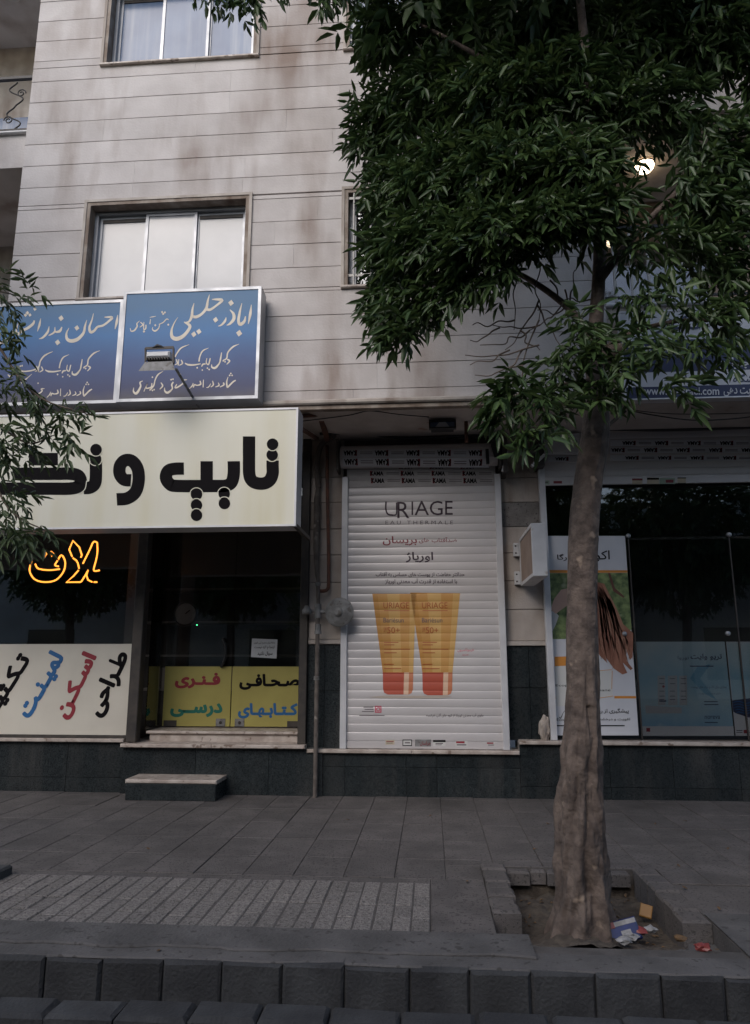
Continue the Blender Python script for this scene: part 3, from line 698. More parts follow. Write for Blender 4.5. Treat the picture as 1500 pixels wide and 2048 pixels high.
for bx, base, parts in (((1085, 961, 1099, 969), 'stick_green', [(.2, .3, .8, .6, 'grey_ink')]), ((1107, 962, 1124, 967), 'maroon_ink', []), ((1264, 957, 1285, 968), 'stick_tan', [(0, 0, 1, .35, 'maroon_ink')]), ((1294, 955, 1318, 968), 'stick_tan', [(0, .05, 1, .35, 'black_ink')]), ((1319, 956, 1350, 968), 'stick_green', [(.4, .3, .9, .8, 'maroon_ink')]), ((1355, 955, 1372, 968), 'stick_tan', [(0, 0, 1, .15, 'black_ink'), (0, .85, 1, 1, 'black_ink')])):
    sticker(SR, bx, base, parts, YR-.016)
for xx in (QX(1010, 900, -.1), QX(1070, 900, -.1)):
    pass
MB().box(QX(1003, 900, -.12), QX(1012, 900, -.12), -.22, .05, QZ(1008, 950, -.12), QZ(1008, 872, -.12), c=.004).build('roll_bracket', 'steel_dark', SH)
MB().bar((QX(1003, 920, -.16), -.2, QZ(1003, 945, -.16)), (QX(1014, 915, -.16), -.2, QZ(1014, 905, -.16)), .03, .02).build('roll_bracket', 'white_paint', SH)
MB().box(QX(1072, 900, -.12), QX(1086, 900, -.12), -.2, .06, QZ(1080, 935, -.12), QZ(1080, 872, -.12), c=.004).build('roll_bracket', 'steel_dark', SR)
MB().bar((QX(1020, 908, -.1), -.14, QZ(1020, 911, -.1)), (QX(1078, 908, -.1), -.14, QZ(1078, 907, -.1)), .025, .03).build('roll_shaft', 'meter_grey', SR)
MB().bar((QX(1062, 935, -.16), -.2, QZ(1062, 935, -.16)), (QX(1088, 915, -.16), -.2, QZ(1088, 912, -.16)), .03, .03).build('roll_bracket', 'white_paint', SR)

# ================================================================== SIGNS
# --- the two blue boxes
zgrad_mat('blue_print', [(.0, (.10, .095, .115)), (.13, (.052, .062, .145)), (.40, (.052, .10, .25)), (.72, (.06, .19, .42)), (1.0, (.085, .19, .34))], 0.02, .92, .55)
YB1 = -1.24
def sign_box(label, x0, x1, z0, z1, y, depth, face_m, cat='sign', group=None, frame_m='alu', lip=.028, name='shop_sign'):
    T = thing(name, label, cat, ((x0+x1)/2, y+depth, z0), group)
    MB().box(x0, x1, y+.012, y+depth, z0, z1).build('casing', frame_m, T)
    mb = MB()
    mb.box(x0, x0+lip, y, y+.0118, z0, z1); mb.box(x1-lip, x1, y, y+.0118, z0, z1); mb.box(x0+lip, x1-lip, y, y+.0118, z1-lip, z1); mb.box(x0+lip, x1-lip, y, y+.0118, z0, z0+lip)
    mb.build('frame', frame_m, T)
    mbox('face', face_m, T, x0+lip, x1-lip, y+.007, y+.0116, z0+lip, z1-lip)
    return T
bx0, bx1 = QX(240, 690, YB1), QX(519, 690, YB1); bz0, bz1 = QZ(380, 800, YB1), QZ(390, 577, YB1)
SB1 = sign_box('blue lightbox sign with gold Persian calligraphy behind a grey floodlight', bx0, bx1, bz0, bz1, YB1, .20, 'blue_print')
b2z0, b2z1 = QZ(120, 806, YB1), QZ(200, 597, YB1)
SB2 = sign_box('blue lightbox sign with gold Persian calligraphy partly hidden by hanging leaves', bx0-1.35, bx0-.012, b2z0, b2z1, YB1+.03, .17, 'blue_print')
def nast(T, Y, org, sc, strokes, dots, name='lettering', m='gold_ink'):
    d = Decal(Y+.0065, .0008)
    for s in strokes: d.stroke([(org[0]+x*sc, org[1]+y*sc, w_*sc) for x, y, w_ in s], n=5)
    for x, y, r in dots:
        X_, Y_, R_ = org[0]+x*sc, org[1]+y*sc, r*sc
        d.poly([(X_-R_*.9, Y_-R_*.15), (X_+R_*.15, Y_-R_), (X_+R_*.9, Y_+R_*.15), (X_-R_*.15, Y_+R_)])
    return d.build(name, m, T)
O1, S1_ = (220, 560), 340/1500
L1 = [[(1247, 218, 4), (1238, 300, 24), (1220, 388, 6)],
      [(1196, 320, 8), (1185, 365, 24), (1150, 392, 28), (1134, 360, 24), (1145, 285, 20), (1164, 205, 5)],
      [(1058, 262, 6), (1090, 300, 24), (1092, 345, 28), (1060, 385, 20), (1030, 400, 6)],
      [(1025, 330, 6), (1015, 362, 20), (985, 396, 16), (955, 408, 5)],
      [(900, 172, 6), (945, 172, 20), (990, 180, 24), (940, 225, 18), (885, 262, 22), (850, 258, 26)],
      [(878, 130, 5), (862, 190, 18), (850, 250, 24), (810, 300, 22), (765, 325, 26), (735, 325, 24)],
      [(742, 205, 5), (728, 260, 18), (722, 320, 24), (700, 365, 18), (668, 378, 12)],
      [(655, 372, 10), (700, 398, 26), (700, 430, 26), (650, 492, 30), (590, 520, 36), (548, 500, 30), (545, 440, 18), (570, 375, 8), (600, 330, 3)]]
D1 = [(1140, 470, 30), (1068, 203, 28), (932, 352, 26), (740, 480, 26), (785, 456, 26)]
nast(SB1, YB1, O1, S1_, L1, D1)
L1b = [[(262, 360, 4), (238, 385, 10), (240, 410, 12), (215, 445, 14), (188, 452, 10), (178, 425, 5)], [(268, 372, 8), (290, 395, 11), (262, 418, 6)], [(318, 395, 8), (315, 430, 12), (298, 432, 10), (300, 372, 6)], [(358, 345, 6), (352, 390, 9)], [(352, 330, 4), (375, 326, 8), (405, 320, 4)],
       [(440, 388, 6), (430, 425, 10), (400, 450, 14), (376, 438, 9), (378, 415, 4)], [(432, 392, 6), (470, 375, 9), (500, 345, 9), (518, 352, 6)]]
nast(SB1, YB1, O1, S1_, L1b, [(300, 455, 12), (400, 400, 11), (515, 395, 11), (470, 300, 11), (485, 287, 11), (460, 284, 11)])
def kaf_line(dx, dy):   # the second line
    s = [[(1140, 565, 3), (1085, 590, 14), (1040, 640, 12), (1030, 690, 12), (1000, 710, 10)], [(1035, 700, 12), (1055, 715, 14), (1030, 745, 6)], [(985, 640, 8), (975, 700, 14), (965, 735, 12), (930, 775, 20), (900, 770, 14), (898, 745, 5)],
         [(885, 690, 10), (870, 745, 12), (850, 730, 9), (855, 690, 6)], [(845, 740, 9), (820, 745, 14), (808, 765, 8)], [(870, 600, 3), (820, 625, 12), (795, 670, 11), (785, 720, 12)], [(800, 740, 8), (740, 750, 14), (690, 748, 16), (662, 735, 9)],
         [(628, 705, 9), (640, 735, 13), (612, 755, 6)], [(608, 700, 7), (602, 755, 9)], [(585, 700, 9), (595, 735, 12), (572, 750, 6)]]
    return [[(x+dx, y+dy, w_) for x, y, w_ in q] for q in s]
kd = [(1000, 715, 9), (1015, 722, 9), (875, 790, 9), (860, 778, 9), (815, 795, 8), (770, 775, 9)]
nast(SB1, YB1, O1, S1_, kaf_line(0, 0)+[[(700, 570, 3), (630, 600, 13), (590, 650, 11), (570, 690, 11)], [(570, 700, 9), (560, 740, 12), (540, 770, 7)]], kd)
def mosh_line():
    return [[(1110, 885, 10), (1085, 900, 14), (1050, 935, 14), (1035, 945, 14), (1030, 900, 12), (1042, 855, 5)], [(1000, 905, 12), (1005, 925, 12), (970, 945, 8)], [(955, 905, 5), (962, 930, 12), (930, 945, 6)], [(905, 890, 7), (912, 925, 13), (890, 945, 7)], [(890, 915, 6), (870, 945, 9), (850, 950, 5)],
            [(825, 880, 7), (822, 948, 9)], [(795, 890, 9), (800, 920, 14), (770, 930, 10), (745, 925, 13), (735, 950, 8)], [(735, 910, 6), (725, 935, 11), (700, 960, 6)],
            [(680, 880, 4), (650, 885, 14), (655, 905, 12), (600, 945, 14), (575, 950, 12), (590, 920, 9)], [(560, 900, 12), (545, 925, 14), (550, 960, 12), (510, 995, 20), (485, 980, 13), (482, 950, 5)],
            [(450, 905, 7), (465, 935, 13), (440, 965, 7)], [(470, 805, 3), (425, 835, 12), (400, 880, 11), (385, 935, 12), (350, 975, 12)], [(370, 910, 9), (365, 945, 13), (320, 955, 10), (330, 910, 6), (300, 985, 7)], [(290, 890, 5), (265, 905, 12), (270, 940, 15), (235, 1000, 22), (208, 985, 14), (210, 950, 5)]]
nast(SB1, YB1, O1, S1_, mosh_line(), [(1066, 825, 9), (1078, 842, 9), (1056, 842, 9), (620, 832, 9), (540, 880, 9), (556, 876, 9), (375, 858, 9), (375, 975, 9), (390, 968, 9)])
O2, S2_ = (0, 560), .2; Y2 = YB1+.03
L2 = [[(1178, 350, 5), (1168, 420, 26), (1150, 492, 6)], [(1045, 372, 8), (1120, 375, 26), (1085, 415, 20), (1030, 455, 22), (975, 470, 22), (940, 510, 24), (905, 520, 28), (895, 470, 22), (920, 400, 14), (935, 335, 5)],
      [(868, 400, 5), (850, 465, 20), (835, 530, 26), (780, 590, 34), (715, 610, 36), (672, 590, 30), (665, 535, 18), (690, 480, 5)], [(620, 470, 10), (600, 510, 26), (560, 520, 18), (545, 500, 8)], [(550, 470, 6), (545, 520, 18), (500, 550, 12), (485, 555, 5)], [(492, 465, 6), (478, 520, 22), (430, 575, 20), (390, 590, 5)],
      [(408, 385, 5), (395, 450, 22), (375, 515, 5)], [(345, 405, 14), (330, 440, 26), (280, 480, 26), (220, 510, 26), (175, 545, 26), (165, 500, 16), (185, 430, 5)], [(150, 470, 6), (110, 560, 26), (40, 620, 34), (-20, 630, 34)]]
nast(SB2, Y2, O2, S2_, L2, [(770, 480, 28), (612, 383, 30), (577, 625, 30), (275, 330, 20), (300, 350, 18), (255, 352, 18), (350, 290, 20), (45, 520, 28)])
def shift(lines, ax, bx_, ay, by_): return [[(x*ax+bx_, y*ay+by_, w_*.95*ax) for x, y, w_ in q] for q in lines]
def sdots(dd, ax, bx_, ay, by_): return [(x*ax+bx_, y*ay+by_, r*ax) for x, y, r in dd]
A2 = (1.145, -305, 1.14, 62)
nast(SB2, Y2, O2, S2_, shift(kaf_line(0, 0), *A2)+[[(530, 715, 4), (450, 755, 16), (405, 810, 14), (390, 865, 14), (340, 900, 14), (250, 915, 14), (190, 905, 16)], [(200, 900, 8), (190, 930, 14), (160, 960, 8)], [(165, 885, 6), (135, 905, 14), (145, 930, 16), (105, 965, 20), (80, 945, 8)], [(320, 940, 4), (250, 1000, 12), (210, 1032, 10)]], sdots(kd, *A2)+[(205, 862, 10), (222, 858, 10)])
A3 = (1.1, -300, 1.1, 118)
nast(SB2, Y2, O2, S2_, shift(mosh_line()[:9], *A3), sdots([(1066, 825, 9), (1078, 842, 9), (1056, 842, 9), (620, 832, 9)], *A3))

# --- the big cream sign
YC = -1.36
cx1 = QX(594, 930, YC); cz1 = QZ(580, 815, YC); cz0 = QZ(580, 1052, YC)
SC = sign_box('large cream fascia sign with bold black Persian letters over the door', cx1-4.2, cx1, cz0, cz1, YC, .24, 'cream_face', frame_m='white_alu', lip=.016)
cc = lambda x, y: (x*.41333, 540+y*.41333)
lt, wt = Decal(YC+.0065, .0006), Decal(YC+.0065, .0025)
W6 = 60*.4133
def st(pts, w_=W6, d=lt, n=6, smooth=True): d.stroke([(*cc(*p), w_) for p in pts], n=n, smooth=smooth)
st([(1205, 805), (1205, 900), (1206, 985), (1218, 1018), (1245, 1032), (1280, 1032), (1306, 1016), (1319, 985), (1319, 950), (1319, 922)])
st([(1131, 925), (1131, 985), (1120, 1028), (1090, 1044), (1040, 1045), (860, 1045), (822, 1036), (803, 1005), (814, 972), (845, 962), (890, 961)])
st([(1000, 925), (1000, 1030)], smooth=False)
st([(634, 1018), (600, 1014), (579, 985), (582, 945), (606, 921), (640, 925), (666, 962), (671, 1020), (655, 1075), (615, 1105), (565, 1110)])
st([(464, 930), (464, 1000), (458, 1035), (435, 1053), (405, 1055)])
st([(60, 1058), (250, 1058), (345, 1057), (388, 1040), (384, 1000), (345, 986), (250, 986), (60, 986)])
st([(280, 915), (140, 915)], smooth=False)
st([(60, 1058), (-900, 1058)], smooth=False); st([(-120, 1040), (-120, 925)], smooth=False); st([(-320, 1040), (-320, 925)], smooth=False)
for x, y in ((1319, 843), (1317, 895), (465, 869), (463, 915), (1085, 1083), (1086, 1130), (951, 1086), (951, 1138), (951, 1187)): lt.disc(*cc(x, y), 28*.4133)
lt.build('lettering', 'black_ink', SC)
def ringarc(x, y, a0, a1, r=32): wt.stroke([(*cc(x+r*math.cos(a), y+r*math.sin(a)), 1.6) for a in np.linspace(a0, a1, 9)], n=2)
for x, y, a0, a1 in ((1319, 843, .3, 2.84), (1317, 895, .2, 2.94), (465, 869, .3, 2.84), (463, 915, .2, 2.94), (1085, 1083, 3.3, 6.1), (1086, 1130, 3.6, 5.8), (951, 1086, 3.3, 6.1), (951, 1138, 3.6, 5.8), (951, 1187, 3.6, 5.8)): ringarc(x, y, a0, a1)
wt.stroke([(*cc(420, 1020), 1.6), (*cc(412, 1060), 1.6), (*cc(385, 1084), 1.6)]); 
wt.build('letter_gaps', 'cream_face', SC)
MB().bar((cx1-.01, YC+.05, cz0+.01), (cx1+.02, YC+.55, cz0-.02), .03, .03).build('strut', 'steel_dark', SC)
MB().bar((cx1-.03, YC+.25, cz1-.1), (cx1-.03, -.1, ZS-.02), .03, .03).build('strut', 'rust', SC)

# --- navy and white sign of the right-hand shop
YN = -1.12
nx0 = QX(1245, 720, YN); nz0 = QZ(1380, 797, YN); nz1 = QZ(1380, 618, YN)
SN = sign_box('navy and white clinic sign board behind the tree leaves', nx0, nx0+3.4, nz0, nz1, YN, .1, 'white_vinyl', frame_m='white_alu', lip=.012)
def nrect(y0, y1, nm='navy'):
    d = Decal(YN+.0065, .0); za, zb = QZ(1380, y1, YN), QZ(1380, y0, YN); d._put([(nx0+.014, za), (nx0+3.38, za), (nx0+3.38, zb), (nx0+.014, zb)], [(0, 1, 2, 3)]); d.build('colour_band', nm, SN)
nrect(678, 742); nrect(771, 795.5)
d = Decal(YN+.0065, .003); d.text('www.dr-israei.com', (1288, 774, 1438, 790), fa=False, bold=.012); d.text('نوبت دهی', (1447, 773, 1512, 793), bold=.012); d.text('متخصص', (1262, 684, 1345, 712), bold=.015); d.text('جراح', (1440, 715, 1500, 742), bold=.015); d.build('lettering', 'white_vinyl', SN)
d = Decal(YN+.0065, .003); d.text('۱۲'[::-1], (1358, 748, 1374, 766), fa=False, bold=.012); d.text('دانشگاه', (1466, 748, 1530, 764), bold=.012); d.text('دکتر', (1310, 630, 1400, 668), bold=.02); d.build('lettering', 'navy', SN)

# --- projecting light box on the pilaster
LX = QX(1037, 1110, -.06); yf = -.92; lz1, lz0 = QZ(1078, 1046, yf), QZ(1078, 1152, yf); lw = QX(1093, 1100, yf)-QX(1063, 1100, yf)
LX = QX(1064, 1100, yf)
LB = thing('projecting_sign', 'white projecting light box with brown side panel bolted to the pilaster', 'sign', (LX, .0, lz0))
mb = MB(); fr = .03
mb.box(LX, LX+lw, yf, yf+.02, lz0, lz1, c=.004)
mb.box(LX, LX+lw, yf+.0205, -.05, lz0, lz0+fr); mb.box(LX, LX+lw, yf+.0205, -.05, lz1-fr, lz1); mb.box(LX, LX+lw, -.07, -.05, lz0+fr, lz1-fr)
mb.build('frame', 'white_paint', LB)
mbox('side_panel', 'wood_back', LB, LX+.008, LX+.012, yf+.0205, -.071, lz0+fr, lz1-fr)
mbox('side_panel', 'white_vinyl', LB, LX+lw-.012, LX+lw-.008, yf+.0205, -.071, lz0+fr, lz1-fr)
for zz in (lz0+.02, lz1-.16):
    MB().box(LX-.05, LX+.0, -.01, .049, zz, zz+.13, c=.003).build('bracket', 'white_paint', LB)
    for q in (.03, .1): MB().lathe((LX-.03, -.011, zz+q), (0, -1, 0), [(0, .009), (.006, .008), (.006, 0)], 8).build('bolt', 'steel_dark', LB)
    MB().box(LX+.001, LX+.05, -.049, .049, zz, zz+.12).build('bracket', 'white_paint', LB)

# --- board of the left shop window, the yellow banners on the door, the notice
YW = -.004
CB = thing('lettered_board', 'cream board with slanted coloured Persian words under shop window', 'sign', (X0(120), YW, zsl+.03))
bz_t = QZ(130, 1288, YW)
mbox('board', 'cream_board', CB, XW0+.02, xwr-.005, YW, YW+.012, zsl+.031, bz_t)
c3 = lambda x, y: (x*.42667, 1040+y*.42667)
def slant(t, right_end, left_end, half, m, bold=.05):
    """a word along a slanted line: reading starts at the upper right end"""
    a, b = np.array(c3(*left_end)), np.array(c3(*right_end)); d_ = (b-a)/np.hypot(*(b-a)); up = np.array([d_[1], -d_[0]])*half*.42667
    d = Decal(YW, .0012); d.text(t, corners=(tuple(a+up), tuple(b+up), tuple(a-up)), bold=bold); d.build('lettering', m, CB)
slant('طـراحی', (583, 622), (442, 915), 52, 'black_ink')
slant('اسـکـن', (432, 630), (288, 925), 46, 'red_ink')
slant('لمیـنـت', (278, 630), (112, 920), 48, 'blue_ink')
slant('تـکـثیـر', (125, 640), (-60, 930), 48, 'black_ink')
yv = yd-.003
V1 = thing('vinyl_banner', 'yellow vinyl with black and blue Persian words on the door leaf', 'banner', (xdm, yd, zth))
V2 = thing('vinyl_banner', 'yellow vinyl with red and green Persian words on the door leaf', 'banner', (xda, yd, zth))
vz = QZ(460, 1333, yv)
mbox('sheet', 'yellow_vinyl', V1, xdm+.005, xdb-.01, yv, yv+.002, zth+.012, vz)
mbox('sheet', 'yellow_vinyl', V2, xda+.006, xdm-.005, yv, yv+.002, zth+.012, vz)
mbox('return_sheet', 'yellow_vinyl', V2, xda-.034, xda-.031, .09, yd-.004, zth+.012, vz+.02)
for V, t, bx, m in ((V1, 'صـحـافـی', (1122, 722, 1402, 796), 'black_ink'), (V1, 'کـتـابـهـای', (1116, 858, 1396, 930), 'blue_ink'), (V2, 'فـنـری', (820, 716, 1032, 790), 'red_ink'), (V2, 'درســی', (798, 858, 1042, 924), 'teal_ink')):
    d = Decal(yv, .001); d.text(t, (*c3(*bx[:2]), *c3(*bx[2:])), bold=.045); d.build('lettering', m, V)
NP = thing('paper_notice', 'small white paper notice taped to the glass door', 'notice', (QX(530, 1300, yv), yv, QZ(530, 1318, yv)))
d = Decal(yv, .001); d.poly([(504, 1277), (555, 1279), (553, 1317), (502, 1314)]); d.build('sheet', 'paper', NP)
d = Decal(yv, .003); d.text('متقاضیان محترم کپی فوری', (508, 1283, 550, 1289), bold=.01); d.text('اینجا مغازه نیست', (509, 1291, 549, 1299), bold=.01); d.text('سوال نکنید', (515, 1303, 545, 1312), bold=.02); d.build('lettering', 'black_ink', NP)
# --- neon word
NE = thing('neon_sign', 'glowing orange neon word outline hanging in the dark shop window', 'neon sign', (X0(128), .12, QZ(128, 1165, .12)))
yn = .12
def neon(pts, smooth=True):
    p3 = [tuple(Q(*c3(x, y), yn)) for x, y in pts]
    MB().tube(curve_pts(p3, 6) if smooth and len(p3) > 2 else p3, .0085, 7).build('tube', 'neon', NE)
neon([(467, 236), (440, 236), (450, 190), (457, 150), (456, 106)]); neon([(456, 106), (438, 103), (420, 140), (388, 205)])
neon([(378, 176), (384, 165), (372, 128), (342, 97), (324, 138), (338, 172)], False); neon([(342, 178), (362, 196), (371, 228)]); neon([(368, 235), (345, 262), (311, 292), (378, 291)], False)
neon([(380, 290), (398, 262), (413, 235), (405, 258), (412, 280), (432, 291)], False); neon([(440, 291), (455, 291)], False)
neon([(148, 192), (139, 238), (163, 278), (210, 291), (262, 281), (298, 240), (305, 195), (288, 165), (270, 190), (258, 212), (275, 218)]); neon([(165, 206), (180, 228), (230, 235), (280, 230)])
for x, y in ((210, 157), (240, 157)): neon([(x-11, y), (x, y-9), (x+11, y), (x, y+17), (x-11, y)], False)

# ================================================================== POSTERS of the right-hand shop
YP = yg-.006
mk('leaf_print', (.04, .075, .025), (.24, .31, .12), scale=14, rough=.5, lo=.35, hi=.65, spots=((.40, .44, .28), 5, .62))
mk('hair_a', (.26, .105, .065), (.36, .165, .105), scale=5, rough=.5); mk('hair_b', (.36, .18, .115), rough=.5); mk('hair_c', (.12, .045, .03), rough=.5); mk('hair_d', (.225, .09, .055), rough=.5); mk('skin_print', (.60, .40, .31), (.52, .33, .26), scale=4, rough=.5); mk('sleeve_print', (.45, .46, .47), rough=.5)
PH = thing('poster', 'tall shop poster of long red hair against green leaves behind the trunk', 'poster', (QX(1190, 1472, YP), YP, zsr))
p7 = lambda x, y: (1060+x*.21486, 1060+y*.21484)
def pp(name, m, pts, off): d = Decal(YP, off); d.poly([p7(*p) for p in pts]); return d.build(name, m, PH)
pp('sheet', 'white_vinyl', [(120, 55), (884, 55), (1012, 1912), (200, 1912)], .0)
pp('print_bar', 'orange_ink', [(140, 372), (905, 375), (907, 398), (140, 400)], .0012)
pp('print_leaves', 'leaf_print', [(140, 402), (907, 400), (945, 925), (800, 1010), (180, 1016)], .0012)
pp('print_sleeve', 'sleeve_print', [(180, 760), (225, 750), (268, 800), (240, 880), (200, 960), (180, 960)], .0018)
pp('print_hand', 'skin_print', [(190, 740), (225, 640), (290, 555), (340, 545), (420, 560), (420, 660), (330, 715), (240, 780)], .0024)
pp('print_branch', 'hair_c', [(725, 400), (745, 400), (790, 540), (880, 620), (870, 632), (775, 570)], .0018)
pp('print_hair', 'hair_a', [(420, 520), (560, 470), (690, 500), (760, 640), (850, 860), (960, 960), (955, 1180), (930, 1210), (890, 1100), (900, 1220), (955, 1290), (935, 1305), (860, 1230), (905, 1330), (860, 1345), (780, 1290), (700, 1180), (720, 1240), (650, 1170), (560, 1020), (420, 800)], .003)
for i in range(34):
    t = i/33; x = 600+90*t+random.uniform(-10, 10)
    d = Decal(YP, .0036); m_ = random.choice(['hair_b', 'hair_d', 'hair_a', 'hair_b', 'hair_d'])
    e = random.uniform(0, 1); pts = [(x, 510+random.uniform(0, 60)), (x+30+60*t, 700), (x+40+120*t+random.uniform(-20, 20), 900), (x+60+170*t+random.uniform(-20, 20), 1050+e*60), (x+70+180*t+random.uniform(-30, 30), 1150+e*150)]
    d.stroke([(*p7(*p), w_) for p, w_ in zip(pts, (1.0, 2.4, 2.4, 2.0, .5))]); d.build('print_hair_lock', m_, PH)
pp('print_bottle', 'stick_white', [(232, 1265), (380, 1265), (380, 1640), (245, 1640)], .0018)
pp('print_bottle_cap', 'orange_ink', [(228, 1180), (380, 1175), (380, 1262), (230, 1268)], .0018)
pp('print_bottle', 'stick_white', [(600, 1310), (765, 1300), (770, 1560), (600, 1570)], .0018)
d = Decal(YP, .0024)
for s in ([(640, 1310), (760, 1300)], [(765, 1310), (760, 1480)], [(640, 1565), (775, 1545)], [(345, 1290), (365, 1400)]): d.stroke([(*p7(*p), 1.0) for p in s], smooth=False)
d.build('print_outline', 'orange_ink', PH)
pp('print_bar', 'orange_ink', [(785, 1545), (985, 1545), (987, 1568), (785, 1568)], .0012)
pp('print_bar', 'orange_ink', [(205, 1550), (240, 1550), (242, 1574), (207, 1574)], .0012)
d = Decal(YP, .003)
P7 = lambda x0, y0, x1, y1: (*p7(x0, y0), *p7(x1, y1))
d.text('اکو', P7(600, 190, 742, 300), bold=.008); d.text('رگا', P7(252, 222, 342, 290), bold=.008); d.text('پیشگیری از ریزش', P7(560, 1660, 918, 1712), bold=.012); d.text('تقویت و درخشندگی مو', P7(520, 1742, 932, 1778), bold=.008)
d.rect(*P7(560, 1816, 880, 1826)); d.rect(*P7(235, 1816, 340, 1826)); d.text('Ecophane', P7(238, 1436, 470, 1462), fa=False); d.text('Ecophane', P7(520, 1478, 748, 1508), fa=False); d.text('Ecophane', P7(248, 1752, 430, 1786), fa=False); d.stroke([(*p7(270, 1740), 1.2), (*p7(285, 1750), 1.4), (*p7(310, 1700), .8), (*p7(340, 1660), .5)])
d.build('lettering', 'black_ink', PH)
# pale blue poster and its neighbour
zgrad_mat('teal_print', [(0, (.55, .62, .64)), (.12, (.24, .44, .60)), (.35, (.42, .57, .63)), (.6, (.28, .49, .61)), (1, (.55, .65, .67))], 0, .95, .5, .12)
YQ = yg+.03
PB = thing('poster', 'pale blue skin cream poster standing inside the shop window', 'poster', (QX(1370, 1470, YQ), YQ, zsr))
p8 = lambda x, y: (1250+x/6, 1250+y/6)
P8 = lambda x0, y0, x1, y1: (*p8(x0, y0), *p8(x1, y1))
def pq(T, name, m, pts, off): d = Decal(YQ, off); d.poly([p8(*p) for p in pts]); return d.build(name, m, T)
pq(PB, 'sheet', 'teal_print', [(110, 200), (1195, 200), (1310, 1330), (195, 1330)], 0)
for a, b in ((390, 480), (515, 625), (650, 742)): pq(PB, 'print_bottle', 'sleeve_print', [(a, 610), (b, 605), (b+5, 960), (a+5, 965)], .0012)
pq(PB, 'print_bottle', 'sleeve_print', [(240, 965), (680, 990), (680, 1060), (250, 1060)], .0018)
pq(PB, 'print_strip', 'white_vinyl', [(190, 1215), (1300, 1215), (1310, 1328), (196, 1328)], .0012)
pq(PB, 'print_gleam', 'sky_ink', [(780, 640), (870, 500), (1030, 470), (900, 640), (1100, 900), (950, 820)], .0006)
d = Decal(YQ, .002); d.text('تریو وایت', P8(785, 345, 1162, 425), bold=.02); d.text('نوروا', P8(632, 368, 762, 425)); d.text('پمادی برای لک و ترک های پوست', P8(790, 725, 1215, 768)); d.text('دارای صبح و شب پوست', P8(880, 810, 1145, 840)); d.text('noreva', P8(955, 1088, 1140, 1128), fa=False); d.rect(*P8(955, 1164, 1110, 1174)); d.rect(*P8(780, 488, 1060, 500)); d.rect(*P8(950, 915, 1110, 925)); d.rect(*P8(950, 950, 1120, 960)); d.rect(*P8(410, 905, 495, 920))
for a in (410, 540, 670):
    for yy in (640, 700, 790, 850, 890): d.rect(*P8(a, yy, a+60, yy+7))
d.build('lettering', 'navy', PB)
d = Decal(YQ, .003); d.disc(*p8(460, 738), 2.4); d.rect(*P8(255, 1235, 300, 1280)); d.build('print_mark', 'red_ink', PB)
PC = thing('poster', 'white poster with dark blue wave standing at the shop window corner', 'poster', (QX(1490, 1470, YQ), YQ, zsr))
pq(PC, 'sheet', 'white_vinyl', [(1212, 200), (2300, 200), (2380, 1330), (1328, 1330)], 0)
pq(PC, 'print_sky', 'teal_print', [(1218, 210), (2280, 210), (2330, 900), (1290, 900)], .0012)
pq(PC, 'print_wave', 'navy', [(1285, 905), (1400, 890), (1560, 870), (2300, 880), (2300, 1090), (1480, 1110), (1330, 1060), (1300, 1040)], .0018)
d = Decal(YQ, .0024)
for k in range(5): d.stroke([(*p8(1290+k*10, 930+k*30), 1.0), (*p8(1370, 915+k*32), 1.6), (*p8(1450, 940+k*30), 1.2), (*p8(1560, 905+k*34), 1.2)])
d.build('print_wave_line', 'blue_ink', PC)
d = Decal(YQ, .0024); d.rect(*P8(1422, 1258, 1468, 1300)); d.build('print_mark', 'red_ink', PC)
d = Decal(YQ, .0024); d.rect(*P8(1335, 1262, 1410, 1270)); d.rect(*P8(1335, 1285, 1410, 1292)); d.text('آب', P8(1490, 1265, 1560, 1300)); d.build('lettering', 'black_ink', PC)

# ================================================================== LAMPS, PIPES, CABLES
# grey floodlight on an arm in front of the blue sign
FL = thing('floodlight', 'grey floodlight on a slim arm in front of the blue sign', 'floodlight', tuple(Q(395, 812, -1.1)))
yl = -1.72
e0, e1 = Q(397, 814, -1.06), Q(352, 738, yl+.05)
MB().tube([e0, e1], .012, 8).build('arm', 'meter_grey', FL)
def lp(x, y, Y=yl): q = Q(x, y, Y); return np.array((q.x, q.y, q.z))
A, B, C_, D_ = lp(277, 742), lp(348, 740), lp(341, 722), lp(292, 724)
up_ = .05
mb = MB()
bk_ = [lp(294, 722, yl+.16), lp(344, 720, yl+.16)]
mb.add([lp(277, 742, yl-.05), lp(350, 740, yl-.05), lp(344, 722, yl-.03), lp(290, 724, yl-.03), lp(279, 742, yl+.16), lp(350, 740, yl+.16), lp(344, 722, yl+.14), lp(292, 724, yl+.14)], [(0, 1, 2, 3), (4, 7, 6, 5), (0, 4, 5, 1), (3, 2, 6, 7), (0, 3, 7, 4), (1, 5, 6, 2)])
mb.build('reflector', 'meter_grey', FL)
mb = MB(); a, b = lp(293, 717), lp(341, 703); mb.box(a[0], b[0], yl-.02, yl+.12, a[2], b[2], c=.014); mb.build('housing', 'white_paint', FL)
mb = MB()
for k in range(9): xk = a[0]+(b[0]-a[0])*(k+.5)/9; mb.box(xk-.004, xk+.004, yl-.025, yl+.12, a[2]-.022, a[2]-.001)
mb.build('cooling_fins', 'steel_dark', FL)
mb = MB(); q0, q1, q2, q3 = lp(291, 727), lp(291, 697), lp(347, 695), lp(347, 727); 
for s, t in ((q0, q1), (q1, q2), (q2, q3)): mb.bar(s, t, .01, .022)
mb.build('bracket', 'steel_dark', FL)
t0 = lp(318, 696); MB().tube([t0+(-.06, 0, .0), t0+(-.01, -.01, .018), t0+(.02, 0, .01), t0+(.05, 0, -.003)], [.006, .014, .012, .004], 6).build('wire_tie', 'black_plastic', FL)
